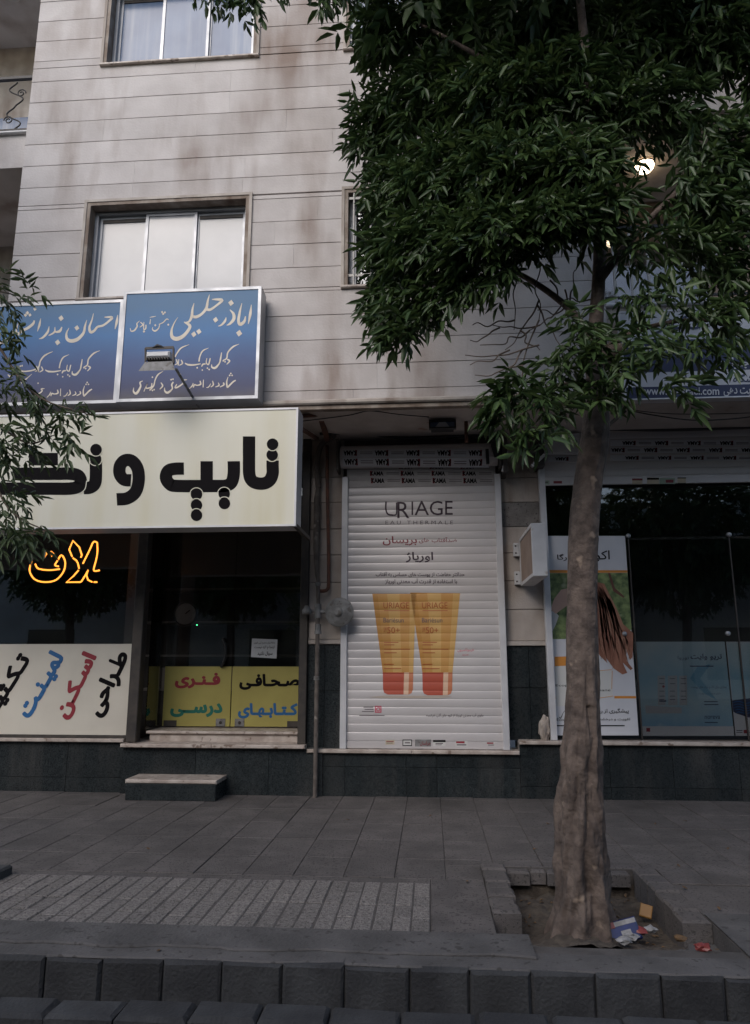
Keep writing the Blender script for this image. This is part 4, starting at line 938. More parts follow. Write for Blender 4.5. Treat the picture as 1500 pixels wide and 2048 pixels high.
# black floodlight under the soffit
FB = thing('floodlight', 'black rectangular floodlight fixed under the soffit above the closed shutter', 'floodlight', tuple(Q(884, 818, -.55)))
yb = -.62
def fb(x, y, Y=yb): q = Q(x, y, Y); return (q.x, q.y, q.z)
mb = MB(); x0_, z0_ = fb(858, 857)[0], fb(858, 857)[2]; x1_, z1_ = fb(912, 838)[0], fb(912, 838)[2]
t = .014
mb.box(x0_, x0_+t, yb, yb+.05, z0_, z1_); mb.box(x1_-t, x1_, yb, yb+.05, z0_, z1_); mb.box(x0_+t, x1_-t, yb, yb+.05, z1_-t, z1_); mb.box(x0_+t, x1_-t, yb, yb+.05, z0_, z0_+t)
mb.box(x0_+.02, x1_-.02, yb+.0505, yb+.16, z0_+.01, z1_+.0); mb.build('housing', 'black_plastic', FB)
mbox('lens', 'film_blue', FB, x0_+t, x1_-t, yb+.035, yb+.05, z0_+t, z1_-t)
xm_ = (x0_+x1_)/2
MB().prism([(x0_+.06, z0_+t+.004), (x1_-.06, z0_+t+.004), (xm_+.03, z1_-t-.006), (xm_-.03, z1_-t-.006)], yb+.020, yb+.034).build('reflector', 'white_vinyl', FB)  # white trapezoid before the lens stands for the reflection in its glass
mb = MB(); zt_ = ZS-.002; mb.box(x0_+.015, x1_-.03, yb+.06, yb+.18, z1_+.005, zt_, c=.006); mb.build('driver_box', 'meter_grey', FB)
# lit globe on the right-hand balcony
GLp = thing('ceiling_lamp', 'lit round ceiling lamp glowing on the balcony behind the leaves', 'lamp', (QX(1290, 340, -.25), -.25, ZC_R))
MB().lathe((QX(1290, 340, -.25), -.25, ZC_R-.001), (0, 0, -1), [(0, .10), (.02, .10), (.022, .085)], 20).build('base', 'white_paint', GLp)
MB().lathe((QX(1290, 340, -.25), -.25, ZC_R-.023), (0, 0, -1), [(0, .095), (.03, .09), (.06, .07), (.085, .035), (.09, 0)], 20).build('shade', 'lamp_glass', GLp)
# gas pipes and regulator
GP = thing('gas_pipe', 'old painted gas riser pipe with round regulator beside the closed shutter', 'pipe', tuple(G(632, 1592)))
yp = -.13
def pt(x, y, Y=yp): return tuple(Q(x, y, Y))
gx = G(632, 1592)
zbot = -.02
px_ = Q(633, 1400, yp).x
MB().tube([(px_, yp, zbot), (px_, yp, QZ(636, 1222, yp))], .021, 12).build('riser', 'pipe_paint', GP)
MB().tube([pt(637, 1215), pt(636, 1160), pt(634, 1150)], .018, 10).build('riser', 'pipe_paint', GP)
MB().tube([pt(634, 1152, -.05), pt(633, 1100, -.05), pt(634, 1000, -.05), pt(636, 975, -.05)], [.02, .032, .034, .02], 12).build('conduit', 'pipe_paint', GP)
MB().tube(curve_pts([pt(637, 1182, -.08), pt(648, 1182, -.08), pt(655, 1178, -.08), pt(657, 1165, -.08), pt(657, 1100, -.08), pt(655, 1000, -.08), pt(654, 890, -.08)], 5), .017, 10).build('rusty_pipe', 'rust', GP)
MB().tube(curve_pts([pt(637, 975, -.05), pt(634, 930, -.05), pt(640, 895, -.06), pt(655, 878, -.10), pt(668, 872, -.2)], 5), .03, 10).build('bent_duct', 'pipe_paint', GP)
for y0_, y1_, r in ((1208, 1236, .035), (1248, 1262, .03), (1262, 1268, .034), (1352, 1360, .028), (1165, 1172, .026)):
    MB().tube([pt(636 if y0_ < 1300 else 633, y1_), pt(636 if y0_ < 1300 else 633, y0_)], r, 8).build('coupling', 'meter_grey', GP)
c0 = Vector(pt(614, 1222)); MB().tube([pt(634, 1222), pt(610, 1222)], .014, 8).build('side_arm', 'meter_grey', GP)
MB().lathe(c0+Vector((0, 0, -.03)), (0, 0, 1), [(0, 0), (0, .045), (.02, .05), (.04, .05), (.06, .03), (.085, .02), (.085, 0)], 16).build('vent_cap', 'meter_grey', GP)
c1_ = Vector(pt(678, 1224, -.22))
MB().tube([pt(640, 1223), tuple(c1_+Vector((-.02, .06, 0)))], .02, 8).build('side_arm', 'meter_grey', GP)
RG = MB().lathe(c1_+Vector((0, .06, 0)), (-.12, -1, .05), [(-.03, 0), (-.03, .10), (0, .138), (.012, .142), (.024, .142), (.028, .128), (.05, .11), (.062, .05), (.064, .045), (.085, .042), (.09, .03), (.09, 0)], 32).build('regulator', 'meter_grey', GP)
# small meter plate and junction box
MB().box(QX(1040, 1400, 0), QX(1041, 1400, 0)+.001, 0, .001, 0, .001) if False else None
BK = thing('cement_lump', 'broken pale cement lump at the foot of the shutter rail', 'lump', (QX(1092, 1470, .0), .0, zsr))
bm = bmesh.new(); bmesh.ops.create_icosphere(bm, subdivisions=3, radius=1)
for v in bm.verts:
    nn_ = mnoise.noise(v.co*2.1)*.35+mnoise.noise(v.co*5)*.15; v.co = Vector((v.co.x*.055, v.co.y*.05, v.co.z*.12))*(1+nn_)
me = bpy.data.meshes.new('lump'); bm.to_mesh(me); bm.free(); me.materials.append(M['plain_stone']); obj('lump', me, BK, (QX(1090, 1450, .0), .0, zsr+.1))
# cables under the soffit
def cable(pts, r=.006, label=None, m='black_plastic'):
    c = curve_pts(pts, 8); o = MB().tube(c, r, 6).build('cable', m, None, loc=tuple(c[0])); tag(o, label, 'cable'); return o
cable([tuple(Q(520, 852, -.9)), tuple(Q(640, 838, -.85)), tuple(Q(700, 830, -.85)), tuple(Q(740, 822, -.85)), tuple(Q(800, 829, -.85)), tuple(Q(858, 834, -.7))], .005, 'thin cable sagging along the soffit to the black floodlight')
cable([tuple(Q(640, 868, -.25)), tuple(Q(720, 866, -.1)), tuple(Q(800, 876, -.06)), tuple(Q(900, 873, -.06)), tuple(Q(1000, 866, -.06)), tuple(Q(1090, 858, -.06))], .016, 'thick black cable running above the closed shutter roll')
cable([tuple(Q(650, 858, -.25)), tuple(Q(760, 862, -.1)), tuple(Q(900, 866, -.08)), tuple(Q(1080, 862, -.06))], .007, 'thinner black cable above the closed shutter roll')
cable([tuple(Q(1255, 820, -.9)), tuple(Q(1300, 829, -.9)), tuple(Q(1380, 840, -.9)), tuple(Q(1460, 838, -.9)), tuple(Q(1560, 826, -.9))], .006, 'sagging black cable under the soffit of the right-hand shop')
cable([tuple(Q(1255, 819, -.9)), tuple(Q(1330, 827, -.9)), tuple(Q(1420, 828, -.9)), tuple(Q(1560, 824, -.9))], .004, 'thin upper cable under the soffit of the right-hand shop')
cable([tuple(Q(1210, 858, -.1)), tuple(Q(1350, 859, -.1)), tuple(Q(1560, 852, -.1))], .02, 'thick dark cable above the rolled-up shutter')
for a, b, yy, nm in ((930, 875, -.9, 'steel hanger rod under the soffit beside the black floodlight'),):
    o = MB().box(QX(928, 840, -.45), QX(935, 840, -.45), -.5, -.46, QZ(930, 886, -.45), ZS-.001, c=.003).build('hanger_rod', 'rust', None, loc=tuple(Q(931, 840, -.45))); tag(o, 'rusty steel hanger rod under the soffit beside the black floodlight', 'rod')
o = MB().bar(tuple(Q(1218, 850, -.9)), tuple(Q(1250, 822, -.9)), .04, .03).build('steel_bracket', 'steel_dark', None, loc=tuple(Q(1218, 850, -.9))); tag(o, 'dark steel cable bracket under the soffit next to the tree trunk', 'bracket')
o = MB().bar(tuple(Q(598, 832, -.9)), tuple(Q(640, 830, -.7)), .05, .03).bar(tuple(Q(640, 830, -.7)), tuple(Q(655, 880, -.15)), .05, .03).build('rusty_bracket', 'rust', None, loc=tuple(Q(640, 830, -.7))); tag(o, 'rusty steel angle bracket under the soffit beside the cream sign', 'bracket')
# things inside the left shop
SHX = thing('shop_shelf', 'dim shelf unit with boxes at the back of the left shop', 'shelf', (-2.0, 3.9, zsl))
for k in range(4): mbox('shelf_board', 'room_pale', SHX, -4.4, -1.6, 3.7, 4.3, zsl+.3+k*.5, zsl+.33+k*.5)
for k in range(3): MB().box(-4.2+k*.9, -3.6+k*.9, 3.75, 4.2, zsl+.332, zsl+.332+.3, c=.01).build('box', ['room_pale', 'wood_back', 'white_paint'][k], SHX)
CL = thing('wall_clock', 'round pale wall clock in the dark of the left shop', 'clock', (QX(372, 1228, 2.2), 2.2, QZ(372, 1228, 2.2)))
q = Q(372, 1228, 2.2); MB().lathe(q, (0, -1, 0), [(0, .16), (.03, .16), (.035, .14)], 24).build('rim', 'black_plastic', CL); MB().lathe(q, (0, -1, 0), [(.02, .139), (.021, 0)], 24).build('dial', 'dial', CL); MB().bar(q+Vector((0, -.03, 0)), q+Vector((.06, -.03, .05)), .01, .01).build('hand', 'black_ink', CL)
LD = thing('indicator_light', 'tiny green indicator light in the dark left shop', 'light', tuple(Q(394, 1250, 1.6))); MB().lathe(Q(394, 1250, 1.6), (0, -1, 0), [(0, .008), (.006, .006), (.008, 0)], 8).build('led', 'green_led', LD)

# ================================================================== BLACK STEP in front of the door
sx0, sx1 = G(253, 1598).x, G(432, 1603).x; sy0 = G(340, 1602).y
szt = QZ(345, 1560, sy0); sy1 = G(350, 1533, szt).y
STP = thing('entrance_step', 'low black granite step block with pale worn top before the door', 'step', ((sx0+sx1)/2, sy0, 0))
MB().box(sx0+.008, sx1-.008, sy0+.006, min(sy1, -.075), .0, szt-.035, c=.004).build('riser', 'granite', STP)
MB().box(sx0, sx1, sy0, min(sy1, -.072), szt-.034, szt, c=.008).build('tread', 'marble', STP)

# ================================================================== GROUND
YK = -7.2+3.33                                     # street face of the pavement kerb
YK2 = YK+.13                                       # back edge of the kerb stones
PX0, PX1, PY0, PY1 = .43, 1.21, -3.33, -2.36        # the tree pit
XA, XB = -9.0, 8.0
PV = struct(bpy.data.objects.new('pavement', None)); COL.objects.link(PV); WL[PV] = Vector((0, 0, 0)); PV.location = WL[PV]
base = MB()
for (a, b, c, d) in minus([(XA, XB, YK2, .3)], (PX0-.14, PX1+.14, PY0-.25, PY1+.05)): base.box(a, b, c, d, -.4, -.007)
base.build('pavement_bed', 'paver_base', PV)
yrow = [-.02]
for py in (1642, 1674, 1709, 1747): yrow.append(G(420, py).y)
r0 = yrow[1]-yrow[2]
yr = [yrow[1]+r0, yrow[1], yrow[2], yrow[3], yrow[4]]
yr = [-.02, (yrow[1]+.1)/2 if yr[0] < -.9 else yr[0]]+yr[1:] if yr[0] < -.5 else [-.02]+yr
SW = .302
def slab_obj(name, m, x0, x1, y0, y1, z0=-.03, dz=.0, c=.003, g=.0016):
    z = dz+random.uniform(-.0025, .0025)
    o = MB().slab(x0+g, x1-g, y0+g, y1-g, z0, z, c).build(name, m, PV)
    return o
xoff = G(640*.4667, 1674).x
ylist = sorted(set([-.02]+[yrow[1]+r0*k for k in range(1, 3) if yrow[1]+r0*k < -.15]+yrow[1:]), reverse=True)
for ya, yb_ in zip(ylist[:-1], ylist[1:]):
    x = xoff-SW*math.ceil((xoff-XA)/SW)
    while x < XB-3:
        if -5.2 < x < 4.3:
            for (a, b, c, d) in minus([(x, x+SW, yb_, ya)], (PX0-.14, PX1+.14, PY0-.25, PY1+.05)):
                slab_obj('paving_slab', 'slab', a, b, c, d)
        x += SW
# the rest of the slab field beyond the picture, and the cement strips round the pebble panel
yF0 = yrow[-1]
PXR = G(861, 1810).x; PYB = G(860, 1767).y; PYF = G(862, 1869).y
cem = MB()
cem.box(XA, -5.21, yF0, -.02, -.03, -.004); cem.box(4.45, XB, yF0, -.02, -.03, -.004)
cem.build('paving_margin', 'slab', PV)
def ragged(name, m, x0, x1, y_back, y_front, z, amp, n=90, seed=0, th=.045):
    """a cast cement sheet with an uneven front edge"""
    mb = MB(); vs = []
    for i in range(n+1):
        x = x0+(x1-x0)*i/n
        yf_ = y_front+amp*(mnoise.noise(Vector((x*3.1, seed, 0)))+.6*mnoise.noise(Vector((x*11, seed, 1)))+.3*mnoise.noise(Vector((x*31, seed, 2))))
        zz = z+.004*mnoise.noise(Vector((x*1.3, seed, 5)))
        vs += [(x, y_back, z), (x, yf_+.006, zz), (x, yf_, zz-.007), (x, yf_+.003, z-th)]
    fs = []
    for i in range(n):
        for k in range(3): fs.append((i*4+k, (i+1)*4+k, (i+1)*4+k+1, i*4+k+1))
    mb.add(vs, fs); return mb.build(name, m, PV)
MB().slab(-5.2, PXR+.001, PYB-.002, yF0-.003, -.03, -.003, .003).build('cement_strip', 'slab', PV)
MB().slab(PXR+.003, PX0-.142, YK2+.12, yF0-.003, -.03, -.001, .003).build('cement_strip', 'slab', PV)
ragged('cement_apron', 'kerb_top', -5.2, PXR+.45, PYF-.003, YK2-.005, .013, .03, seed=3)
ragged('cement_apron', 'kerb_top', PX1+.142, 5.0, -3.1, YK2+.01, .002, .03, seed=8)
MB().slab(PX1+.142, 5, -3.1+.002, yF0-.003, -.03, -.006, .003).build('cement_strip', 'slab', PV)
# pebble-faced blocks: tiles of three columns
ncol = 0; x = PXR; ty = (PYB-PYF)/2
while x > -3.6:
    cw = .0925
    for r in range(2):
        y1_ = PYB-r*ty
        sp = random.choice([(0, .5, 1), (0, .62, 1), (0, 1), (0, .45, 1), (0, .7, 1)])
        for a, b in zip(sp[:-1], sp[1:]):
            slab_obj('pebble_block', 'pebble_block', x-cw, x, y1_-ty*b, y1_-ty*a, dz=.003, c=.004, g=.003)
    x -= cw+(.004 if ncol % 3 == 2 else 0); ncol += 1
MB().box(-3.65, PXR, PYF+.001, PYB-.001, -.02, -.0005).build('mortar_bed', 'paver_base', PV)
# kerb stones, water channel, road-side kerb, road
def jit(mb, a): mb.v = [(v[0]+random.uniform(-a, a)*.5, v[1]+random.uniform(-a, a), v[2]+random.uniform(-a, a)) for v in mb.v]
KB = struct(bpy.data.objects.new('kerb', None)); COL.objects.link(KB); WL[KB] = Vector((0, YK, 0)); KB.location = WL[KB]
x = QX(-700, 1960, YK); kl = .262
while x < 4.2:
    l = kl*random.uniform(.95, 1.05)
    zt_ = -.004+random.uniform(-.006, .004); y_ = YK+random.uniform(-.006, .006)
    mb = MB(); c = .012
    mb.box(x+.0025, x+l-.0025, y_, YK2+.03, -.34, zt_, c=c); jit(mb, .004); o = mb.build('kerb_stone', 'kerb', KB)
    x += l
MB().box(-4.6, 4.3, YK+.02, YK2+.0, -.4, -.03).build('kerb_bed', 'kerb', KB)
# cement smeared over the kerb heads
ragged('cement_cap', 'kerb_top', -4.5, 4.2, YK2+.06, YK+.016, .0015, .010, n=200, seed=15, th=.012)
CH_ = MB(); CH_.box(XA, XB, YK-.35, YK+.1, -.50, -.34); struct(CH_.build('water_channel', 'dark_soil'))
KR = struct(bpy.data.objects.new('road_kerb', None)); COL.objects.link(KR); WL[KR] = Vector((0, YK-.4, 0)); KR.location = WL[KR]
yk3 = G(700, 2014, -.03).y
x = QX(-500, 2030, yk3)
while x < 3.5:
    l = .262*random.uniform(.95, 1.06); gap = .007 if random.random() < .85 else .03
    mb = MB().slab(x+gap/2, x+l-gap/2, yk3-.14, yk3, -.45, -.03+random.uniform(-.008, .006), .014); jit(mb, .004); mb.build('kerb_stone', 'kerb', KR)
    x += l
MB().box(XA, XB, yk3-.13, yk3-.012, -.45, -.055).build('kerb_bed', 'kerb', KR)
RD = MB(); RD.box(-60, 60, -13.2, yk3-.142, -.4, -.16); struct(RD.build('road', 'asphalt'))
GR = MB(); GR.box(-200, 200, -200, 200, -.62, -.55); struct(GR.build('ground', 'asphalt'))
# ------------------------------------------------------------------ tree pit
PT = struct(bpy.data.objects.new('tree_pit', None)); COL.objects.link(PT); WL[PT] = Vector((.8, -2.9, 0)); PT.location = WL[PT]
for sx, nb in ((PX0-.138, 7), (PX1+.0, 6)):
    L_ = (PY1+.04)-(PY0+.12 if sx < .5 else PY0+.1); y = PY1+.04
    for i in range(nb):
        l = L_/nb; t_ = .022-.006*(i % 2)+random.uniform(-.004, .004)-(.01 if sx > 1 else 0)
        w_ = .138+random.uniform(-.006, .006)
        MB().slab(sx+random.uniform(-.004, .004), sx+w_, y-l+.003, y-.003, -.3, t_, .012).build('edging_block', 'slab', PT)
        y -= l
x = PX0+.005
for l, dy in ((.15, 0), (.10, .03), (.16, .005), (.14, .02), (.2, .01)):
    MB().slab(x+.003, x+l-.003, PY1-.02+dy, PY1+.06, -.09, -.012, .012).build('edging_block', 'slab', PT); x += l
MB().box(PX0+.0, PX1, PY1+.03, PY1+.07, -.4, -.092).build('pit_wall', 'dark_soil', PT)
# soil and the sloping concrete lip in front
def heightfield(name, m, x0, x1, y0, y1, nx, ny, f, parent, smooth=True):
    vs = [(x0+(x1-x0)*i/nx, y0+(y1-y0)*j/ny, 0) for j in range(ny+1) for i in range(nx+1)]
    vs = [(x, y, f(x, y)) for x, y, _ in vs]
    return MB().add(vs, [(j*(nx+1)+i, j*(nx+1)+i+1, (j+1)*(nx+1)+i+1, (j+1)*(nx+1)+i) for j in range(ny) for i in range(nx)], smooth).build(name, m, parent)
TX, TY = QX(1166, 1850, -3.12), -3.12
def soil(x, y):
    r = math.hypot(x-TX, y-TY)
    return -.155+.09*math.exp(-(r/.2)**2)+.02*mnoise.noise(Vector((x*9, y*9, 0)))+.014*mnoise.noise(Vector((x*25, y*25, 3)))+.05*max(0, (PY0+.25-y)/.25)
heightfield('soil', 'dark_soil', PX0-.02, PX1+.02, PY0-.02, PY1+.06, 60, 70, soil, PT)
def lip(x, y):
    t = (x-PX0)/(PX1-PX0); e = (PY0+.06-.12*math.sin(math.pi*t)) if 0 < t < 1 else 9
    z = -.10+.02*mnoise.noise(Vector((x*4, y*4, 1)))*.6+.004*mnoise.noise(Vector((x*22, y*22, 4)))+.092*min(1, max(0, (PY0+.02-y)/.36))**1.2
    if y > e: z -= min(.2, (y-e)*2.2)
    return z
heightfield('concrete_lip', 'kerb_top', PX0-.14, PX1+.14, YK2+.04, PY0+.16, 60, 40, lip, PT)
# second pit to the left: only the end of its edging shows
PT2 = struct(bpy.data.objects.new('tree_pit', None)); COL.objects.link(PT2); WL[PT2] = Vector((-3.2, -2.6, 0)); PT2.location = WL[PT2]
xq = G(22, 1732, .05).x; yq = G(10, 1765).y
for i in range(1): MB().slab(xq-.15, xq, yq+i*.2, yq+.16+i*.2, -.1, .055, .012).build('edging_block', 'kerb', PT2)

# ================================================================== ACROSS THE ROAD (seen in the glass, shades the street)
struct(MB().box(-60, 60, -18, -13.201, -.4, -.02).build('far_pavement', 'slab'))
OB = thing('apartment_building', 'pale block across the road that shows only in the shop glass', 'building', (0, -18, 0))
MB().box(-30, 30, -24, -18.0, -.1, 6.6).build('wall', 'opp_wall', OB)
for fl in range(2):
    for i in range(14):
        xx = -26+i*3.9; MB().box(xx, xx+1.7, -18.0, -17.97, .6+fl*3.1, 2.3+fl*3.1).build('window', 'opp_dark', OB)

# ================================================================== TREES
def leaf_mat(name, c1, c2, trans=.25):
    m = bpy.data.materials.new(name); m.use_nodes = True; n = m.node_tree.nodes; L = m.node_tree.links.new; b = n['Principled BSDF']
    at = n.new('ShaderNodeAttribute'); at.attribute_name = 'tint'
    x = n.new('ShaderNodeMix'); x.data_type = 'RGBA'; x.inputs[6].default_value = (*c1, 1); x.inputs[7].default_value = (*c2, 1); L(at.outputs['Fac'], x.inputs[0])
    L(x.outputs[2], b.inputs['Base Color']); b.inputs['Roughness'].default_value = .42; b.inputs['Specular IOR Level'].default_value = .45
    t = n.new('ShaderNodeBsdfTranslucent'); h = n.new('ShaderNodeHueSaturation'); h.inputs['Value'].default_value = 1.3; h.inputs['Hue'].default_value = .48; L(x.outputs[2], h.inputs['Color']); L(h.outputs[0], t.inputs[0])
    s = n.new('ShaderNodeMixShader'); s.inputs[0].default_value = trans; L(b.outputs[0], s.inputs[1]); L(t.outputs[0], s.inputs[2]); L(s.outputs[0], n['Material Output'].inputs[0])
    M[name] = m
leaf_mat('leaf', (.026, .054, .018), (.078, .13, .040)); leaf_mat('leaf_pale', (.045, .07, .03), (.085, .125, .05))
LT = np.array([(0, 0, 0), (.30, .5, .10), (.68, .36, .06), (1, 0, -.06), (.68, -.36, .06), (.30, -.5, .10)])
def foliage(name, m, parent, pos, ax, L=.20, pairs=3, ll=.085, lw=.026, seed=0, droop=.45):
    """pos: stalk starts (n,3); ax: stalk directions. Each stalk carries pinnate leaflets."""
    r = np.random.default_rng(seed); n = len(pos)
    ax = ax/np.linalg.norm(ax, axis=1)[:, None]
    side = np.cross(ax, r.normal(size=(n, 3))*.5+np.array([0, 0, 1.0])); side /= np.linalg.norm(side, axis=1)[:, None]
    nrm = np.cross(side, ax)
    Ls = L*r.uniform(.7, 1.15, n)
    bases, dirs, ups, lens = [], [], [], []
    k = 2*pairs+1
    for i in range(k):
        if i == k-1: t, sgn, ang = 1.0, 0, 0
        else: t, sgn, ang = .28+.62*(i//2)/max(1, pairs-1), (1 if i % 2 else -1), r.uniform(.65, 1.05, n)
        b = pos+ax*(Ls*t)[:, None]+np.array([0, 0, -1])*(Ls*.25*t*t)[:, None]
        d = ax*np.cos(ang*np.ones(n))[:, None]+side*(sgn*np.sin(ang*np.ones(n)))[:, None]+np.array([0, 0, -1])*droop*r.uniform(.3, 1.4, n)[:, None]+r.normal(size=(n, 3))*.14
        d /= np.linalg.norm(d, axis=1)[:, None]
        bases.append(b); dirs.append(d); ups.append(nrm+r.normal(size=(n, 3))*.35); lens.append(ll*r.uniform(.7, 1.2, n)*(1.1 if sgn == 0 else .75+.35*t))
    B, D, U, LL = np.concatenate(bases), np.concatenate(dirs), np.concatenate(ups), np.concatenate(lens)
    Sd = np.cross(D, U); Sd /= np.linalg.norm(Sd, axis=1)[:, None]; U = np.cross(Sd, D)
    W = LL/ll*lw*r.uniform(.8, 1.25, len(LL)); N = len(B)
    V = (B[:, None, :]+D[:, None, :]*(LT[None, :, 0]*LL[:, None])[:, :, None]+Sd[:, None, :]*(LT[None, :, 1]*W[:, None])[:, :, None]+U[:, None, :]*(LT[None, :, 2]*LL[:, None])[:, :, None]).reshape(-1, 3)
    o0 = np.array(WL[parent])
    me = bpy.data.meshes.new(name); me.vertices.add(N*6); me.vertices.foreach_set('co', (V-o0).astype(np.float32).ravel())
    idx = (np.arange(N)[:, None]*6+np.array([0, 1, 2, 3, 0, 3, 4, 5])[None, :]).ravel()
    me.loops.add(N*8); me.loops.foreach_set('vertex_index', idx.astype(np.int32)); me.polygons.add(N*2); me.polygons.foreach_set('loop_start', np.arange(N*2, dtype=np.int32)*4)
    a = me.attributes.new('tint', 'FLOAT', 'FACE'); a.data.foreach_set('value', np.repeat(np.clip(r.beta(1.6, 2.2, N), 0, 1), 2).astype(np.float32))
    me.materials.append(M[m]); me.update(); me.validate()
    return obj(name, me, parent)
def blob_points(cl, seed, axis_x, axis_y, k=1.0, down=.35):
    """cl: (px, py, half width px, half height px, distance, density)"""
    r = np.random.default_rng(seed); P_, A_ = [], []
    for (px, py, rx, ry, dist, den) in cl:
        c = Q(px, py, CAM.y+dist); s = dist/FPX; n = int(math.pi*rx*ry/900*4.0*den*k)+2
        v = r.normal(size=(n, 3)); v /= np.linalg.norm(v, axis=1)[:, None]; v *= (r.uniform(0, 1, n)**.42)[:, None]
        rad = np.array([rx*s, (rx+ry)/2*s*.8, ry*s]); p = np.array(c)+v*rad
        out = p-np.array([axis_x, axis_y, 0]); out[:, 2] = 0; out /= np.linalg.norm(out, axis=1)[:, None]+1e-6
        a = out*.55+v*.55+r.normal(size=(n, 3))*.4+np.array([0, 0, -down])
        P_.append(p-a/np.linalg.norm(a, axis=1)[:, None]*.1); A_.append(a)
    return np.concatenate(P_), np.concatenate(A_)
def bark(name, path, rad, parent, nseg=40, sub=12, knob=0.0, m='bark'):
    c = curve_pts([tuple(p)+(q,) for p, q in zip(path, rad)], sub); mb = MB(); vs = []
    for i, q in enumerate(c):
        p = Vector(q[:3]); d = Vector(c[min(i+1, len(c)-1)][:3])-Vector(c[max(i-1, 0)][:3]); d.normalize()
        a = (Vector((1, 0, 0))-d*d.x).normalized(); b = d.cross(a)
        for k in range(nseg):
            th = 2*math.pi*k/nseg; n_ = math.cos(th)*a+math.sin(th)*b
            r_ = q[3]
            if knob:
                w3 = Vector((math.cos(th)*1.2, math.sin(th)*1.2, p.z*2.0))
                low = min(1, max(0, (1.35-p.z)/.5))
                r_ *= 1+knob*(.05*mnoise.noise(w3*1.5)+.03*mnoise.noise(w3*4)+low*(.16*mnoise.noise(Vector((w3.x*1.8, w3.y*1.8, p.z*3.2)))+.16*mnoise.noise(Vector((w3.x*3.2, w3.y*3.2, p.z*7)))-.14*abs(mnoise.noise(Vector((w3.x*4.2, w3.y*4.2, p.z*4+7))))+.06*mnoise.noise(Vector((w3.x*8, w3.y*8, p.z*18))))+.022*mnoise.noise(Vector((w3.x*11, w3.y*11, p.z*16))))
                # the old wound running up the street side of the trunk
                seam = 1.55*math.pi-.1*math.sin(p.z*6); dth = (th-seam+math.pi) % (2*math.pi)-math.pi
                r_ *= 1-.30*knob*math.exp(-(dth/.16)**2)*(1 if .12 < p.z < 1.02 else 0)*(.55+.45*math.sin(p.z*13))+.10*knob*math.exp(-((abs(dth)-.36)/.15)**2)*low
                r_ *= 1+.12*max(0, (.12-p.z)/.25)**1.4*(1+.35*math.sin(th*5+1))
            vs.append(p+n_*r_)
    fs = [(i*nseg+k, i*nseg+(k+1) % nseg, (i+1)*nseg+(k+1) % nseg, (i+1)*nseg+k) for i in range(len(c)-1) for k in range(nseg)]
    mb.add(vs, fs, True); return mb.build(name, m, parent)
TR = thing('street_tree', 'ash tree with knotted grey trunk growing from the square pit', 'tree', (TX, TY, -.12))
def tp(x, y, Y=TY): return np.array(Q(x, y, Y))
pts = [(1170, 1905), (1168, 1868), (1167, 1800), (1162, 1700), (1162, 1600), (1164, 1500), (1165, 1390), (1164, 1215), (1167, 1075), (1177, 959), (1188, 889), (1193, 837), (1193, 768), (1188, 716), (1192, 647), (1200, 480), (1190, 330)]
wd = [122, 112, 98, 90, 83, 72, 65, 58, 58, 55, 56, 52, 40, 40, 30, 27, 22]
rad = [w_*(TY-CAM.y)/FPX/2 for w_ in wd]
bark('trunk', [tp(*p) for p in pts], rad, TR, nseg=112, sub=26, knob=1.0)
LIMBS = [([(1190, 330, -3.15), (1175, 150, -3.2), (1150, -100, -3.2), (1120, -400, -3.1)], [.034, .03, .024, .012]),
         ([(1197, 480, -3.15), (1100, 400, -3.1), (960, 330, -2.9), (820, 290, -2.7)], [.03, .024, .017, .008]),
         ([(1200, 560, -3.15), (1270, 470, -3.2), (1380, 360, -3.3), (1500, 250, -3.4)], [.026, .02, .016, .008]),
         ([(1190, 330, -3.15), (1060, 180, -3.0), (900, 80, -2.8), (780, 20, -2.6)], [.026, .02, .014, .006]),
         ([(1193, 690, -3.12), (1130, 610, -3.1), (1020, 540, -3.0), (900, 520, -2.9), (800, 560, -2.9)], [.024, .02, .016, .012, .005]),
         ([(1190, 760, -3.12), (1120, 770, -3.2), (1040, 790, -3.3), (970, 800, -3.35)], [.016, .012, .009, .004]),
         ([(1205, 700, -3.1), (1280, 660, -3.2), (1380, 640, -3.25), (1480, 650, -3.3)], [.02, .015, .01, .004])]
for px_, rr in LIMBS: bark('limb', [tuple(tp(x, y, Y)) for x, y, Y in px_], rr, TR, nseg=10, sub=8)
# the sawn stub on the right of the trunk
s0 = tp(1205, 730); s1 = tp(1243, 690, -3.2); MB().tube([s0, (s0+s1)/2+(0, 0, .01), s1], [.05, .047, .044], 14).build('sawn_stub', 'bark', TR)
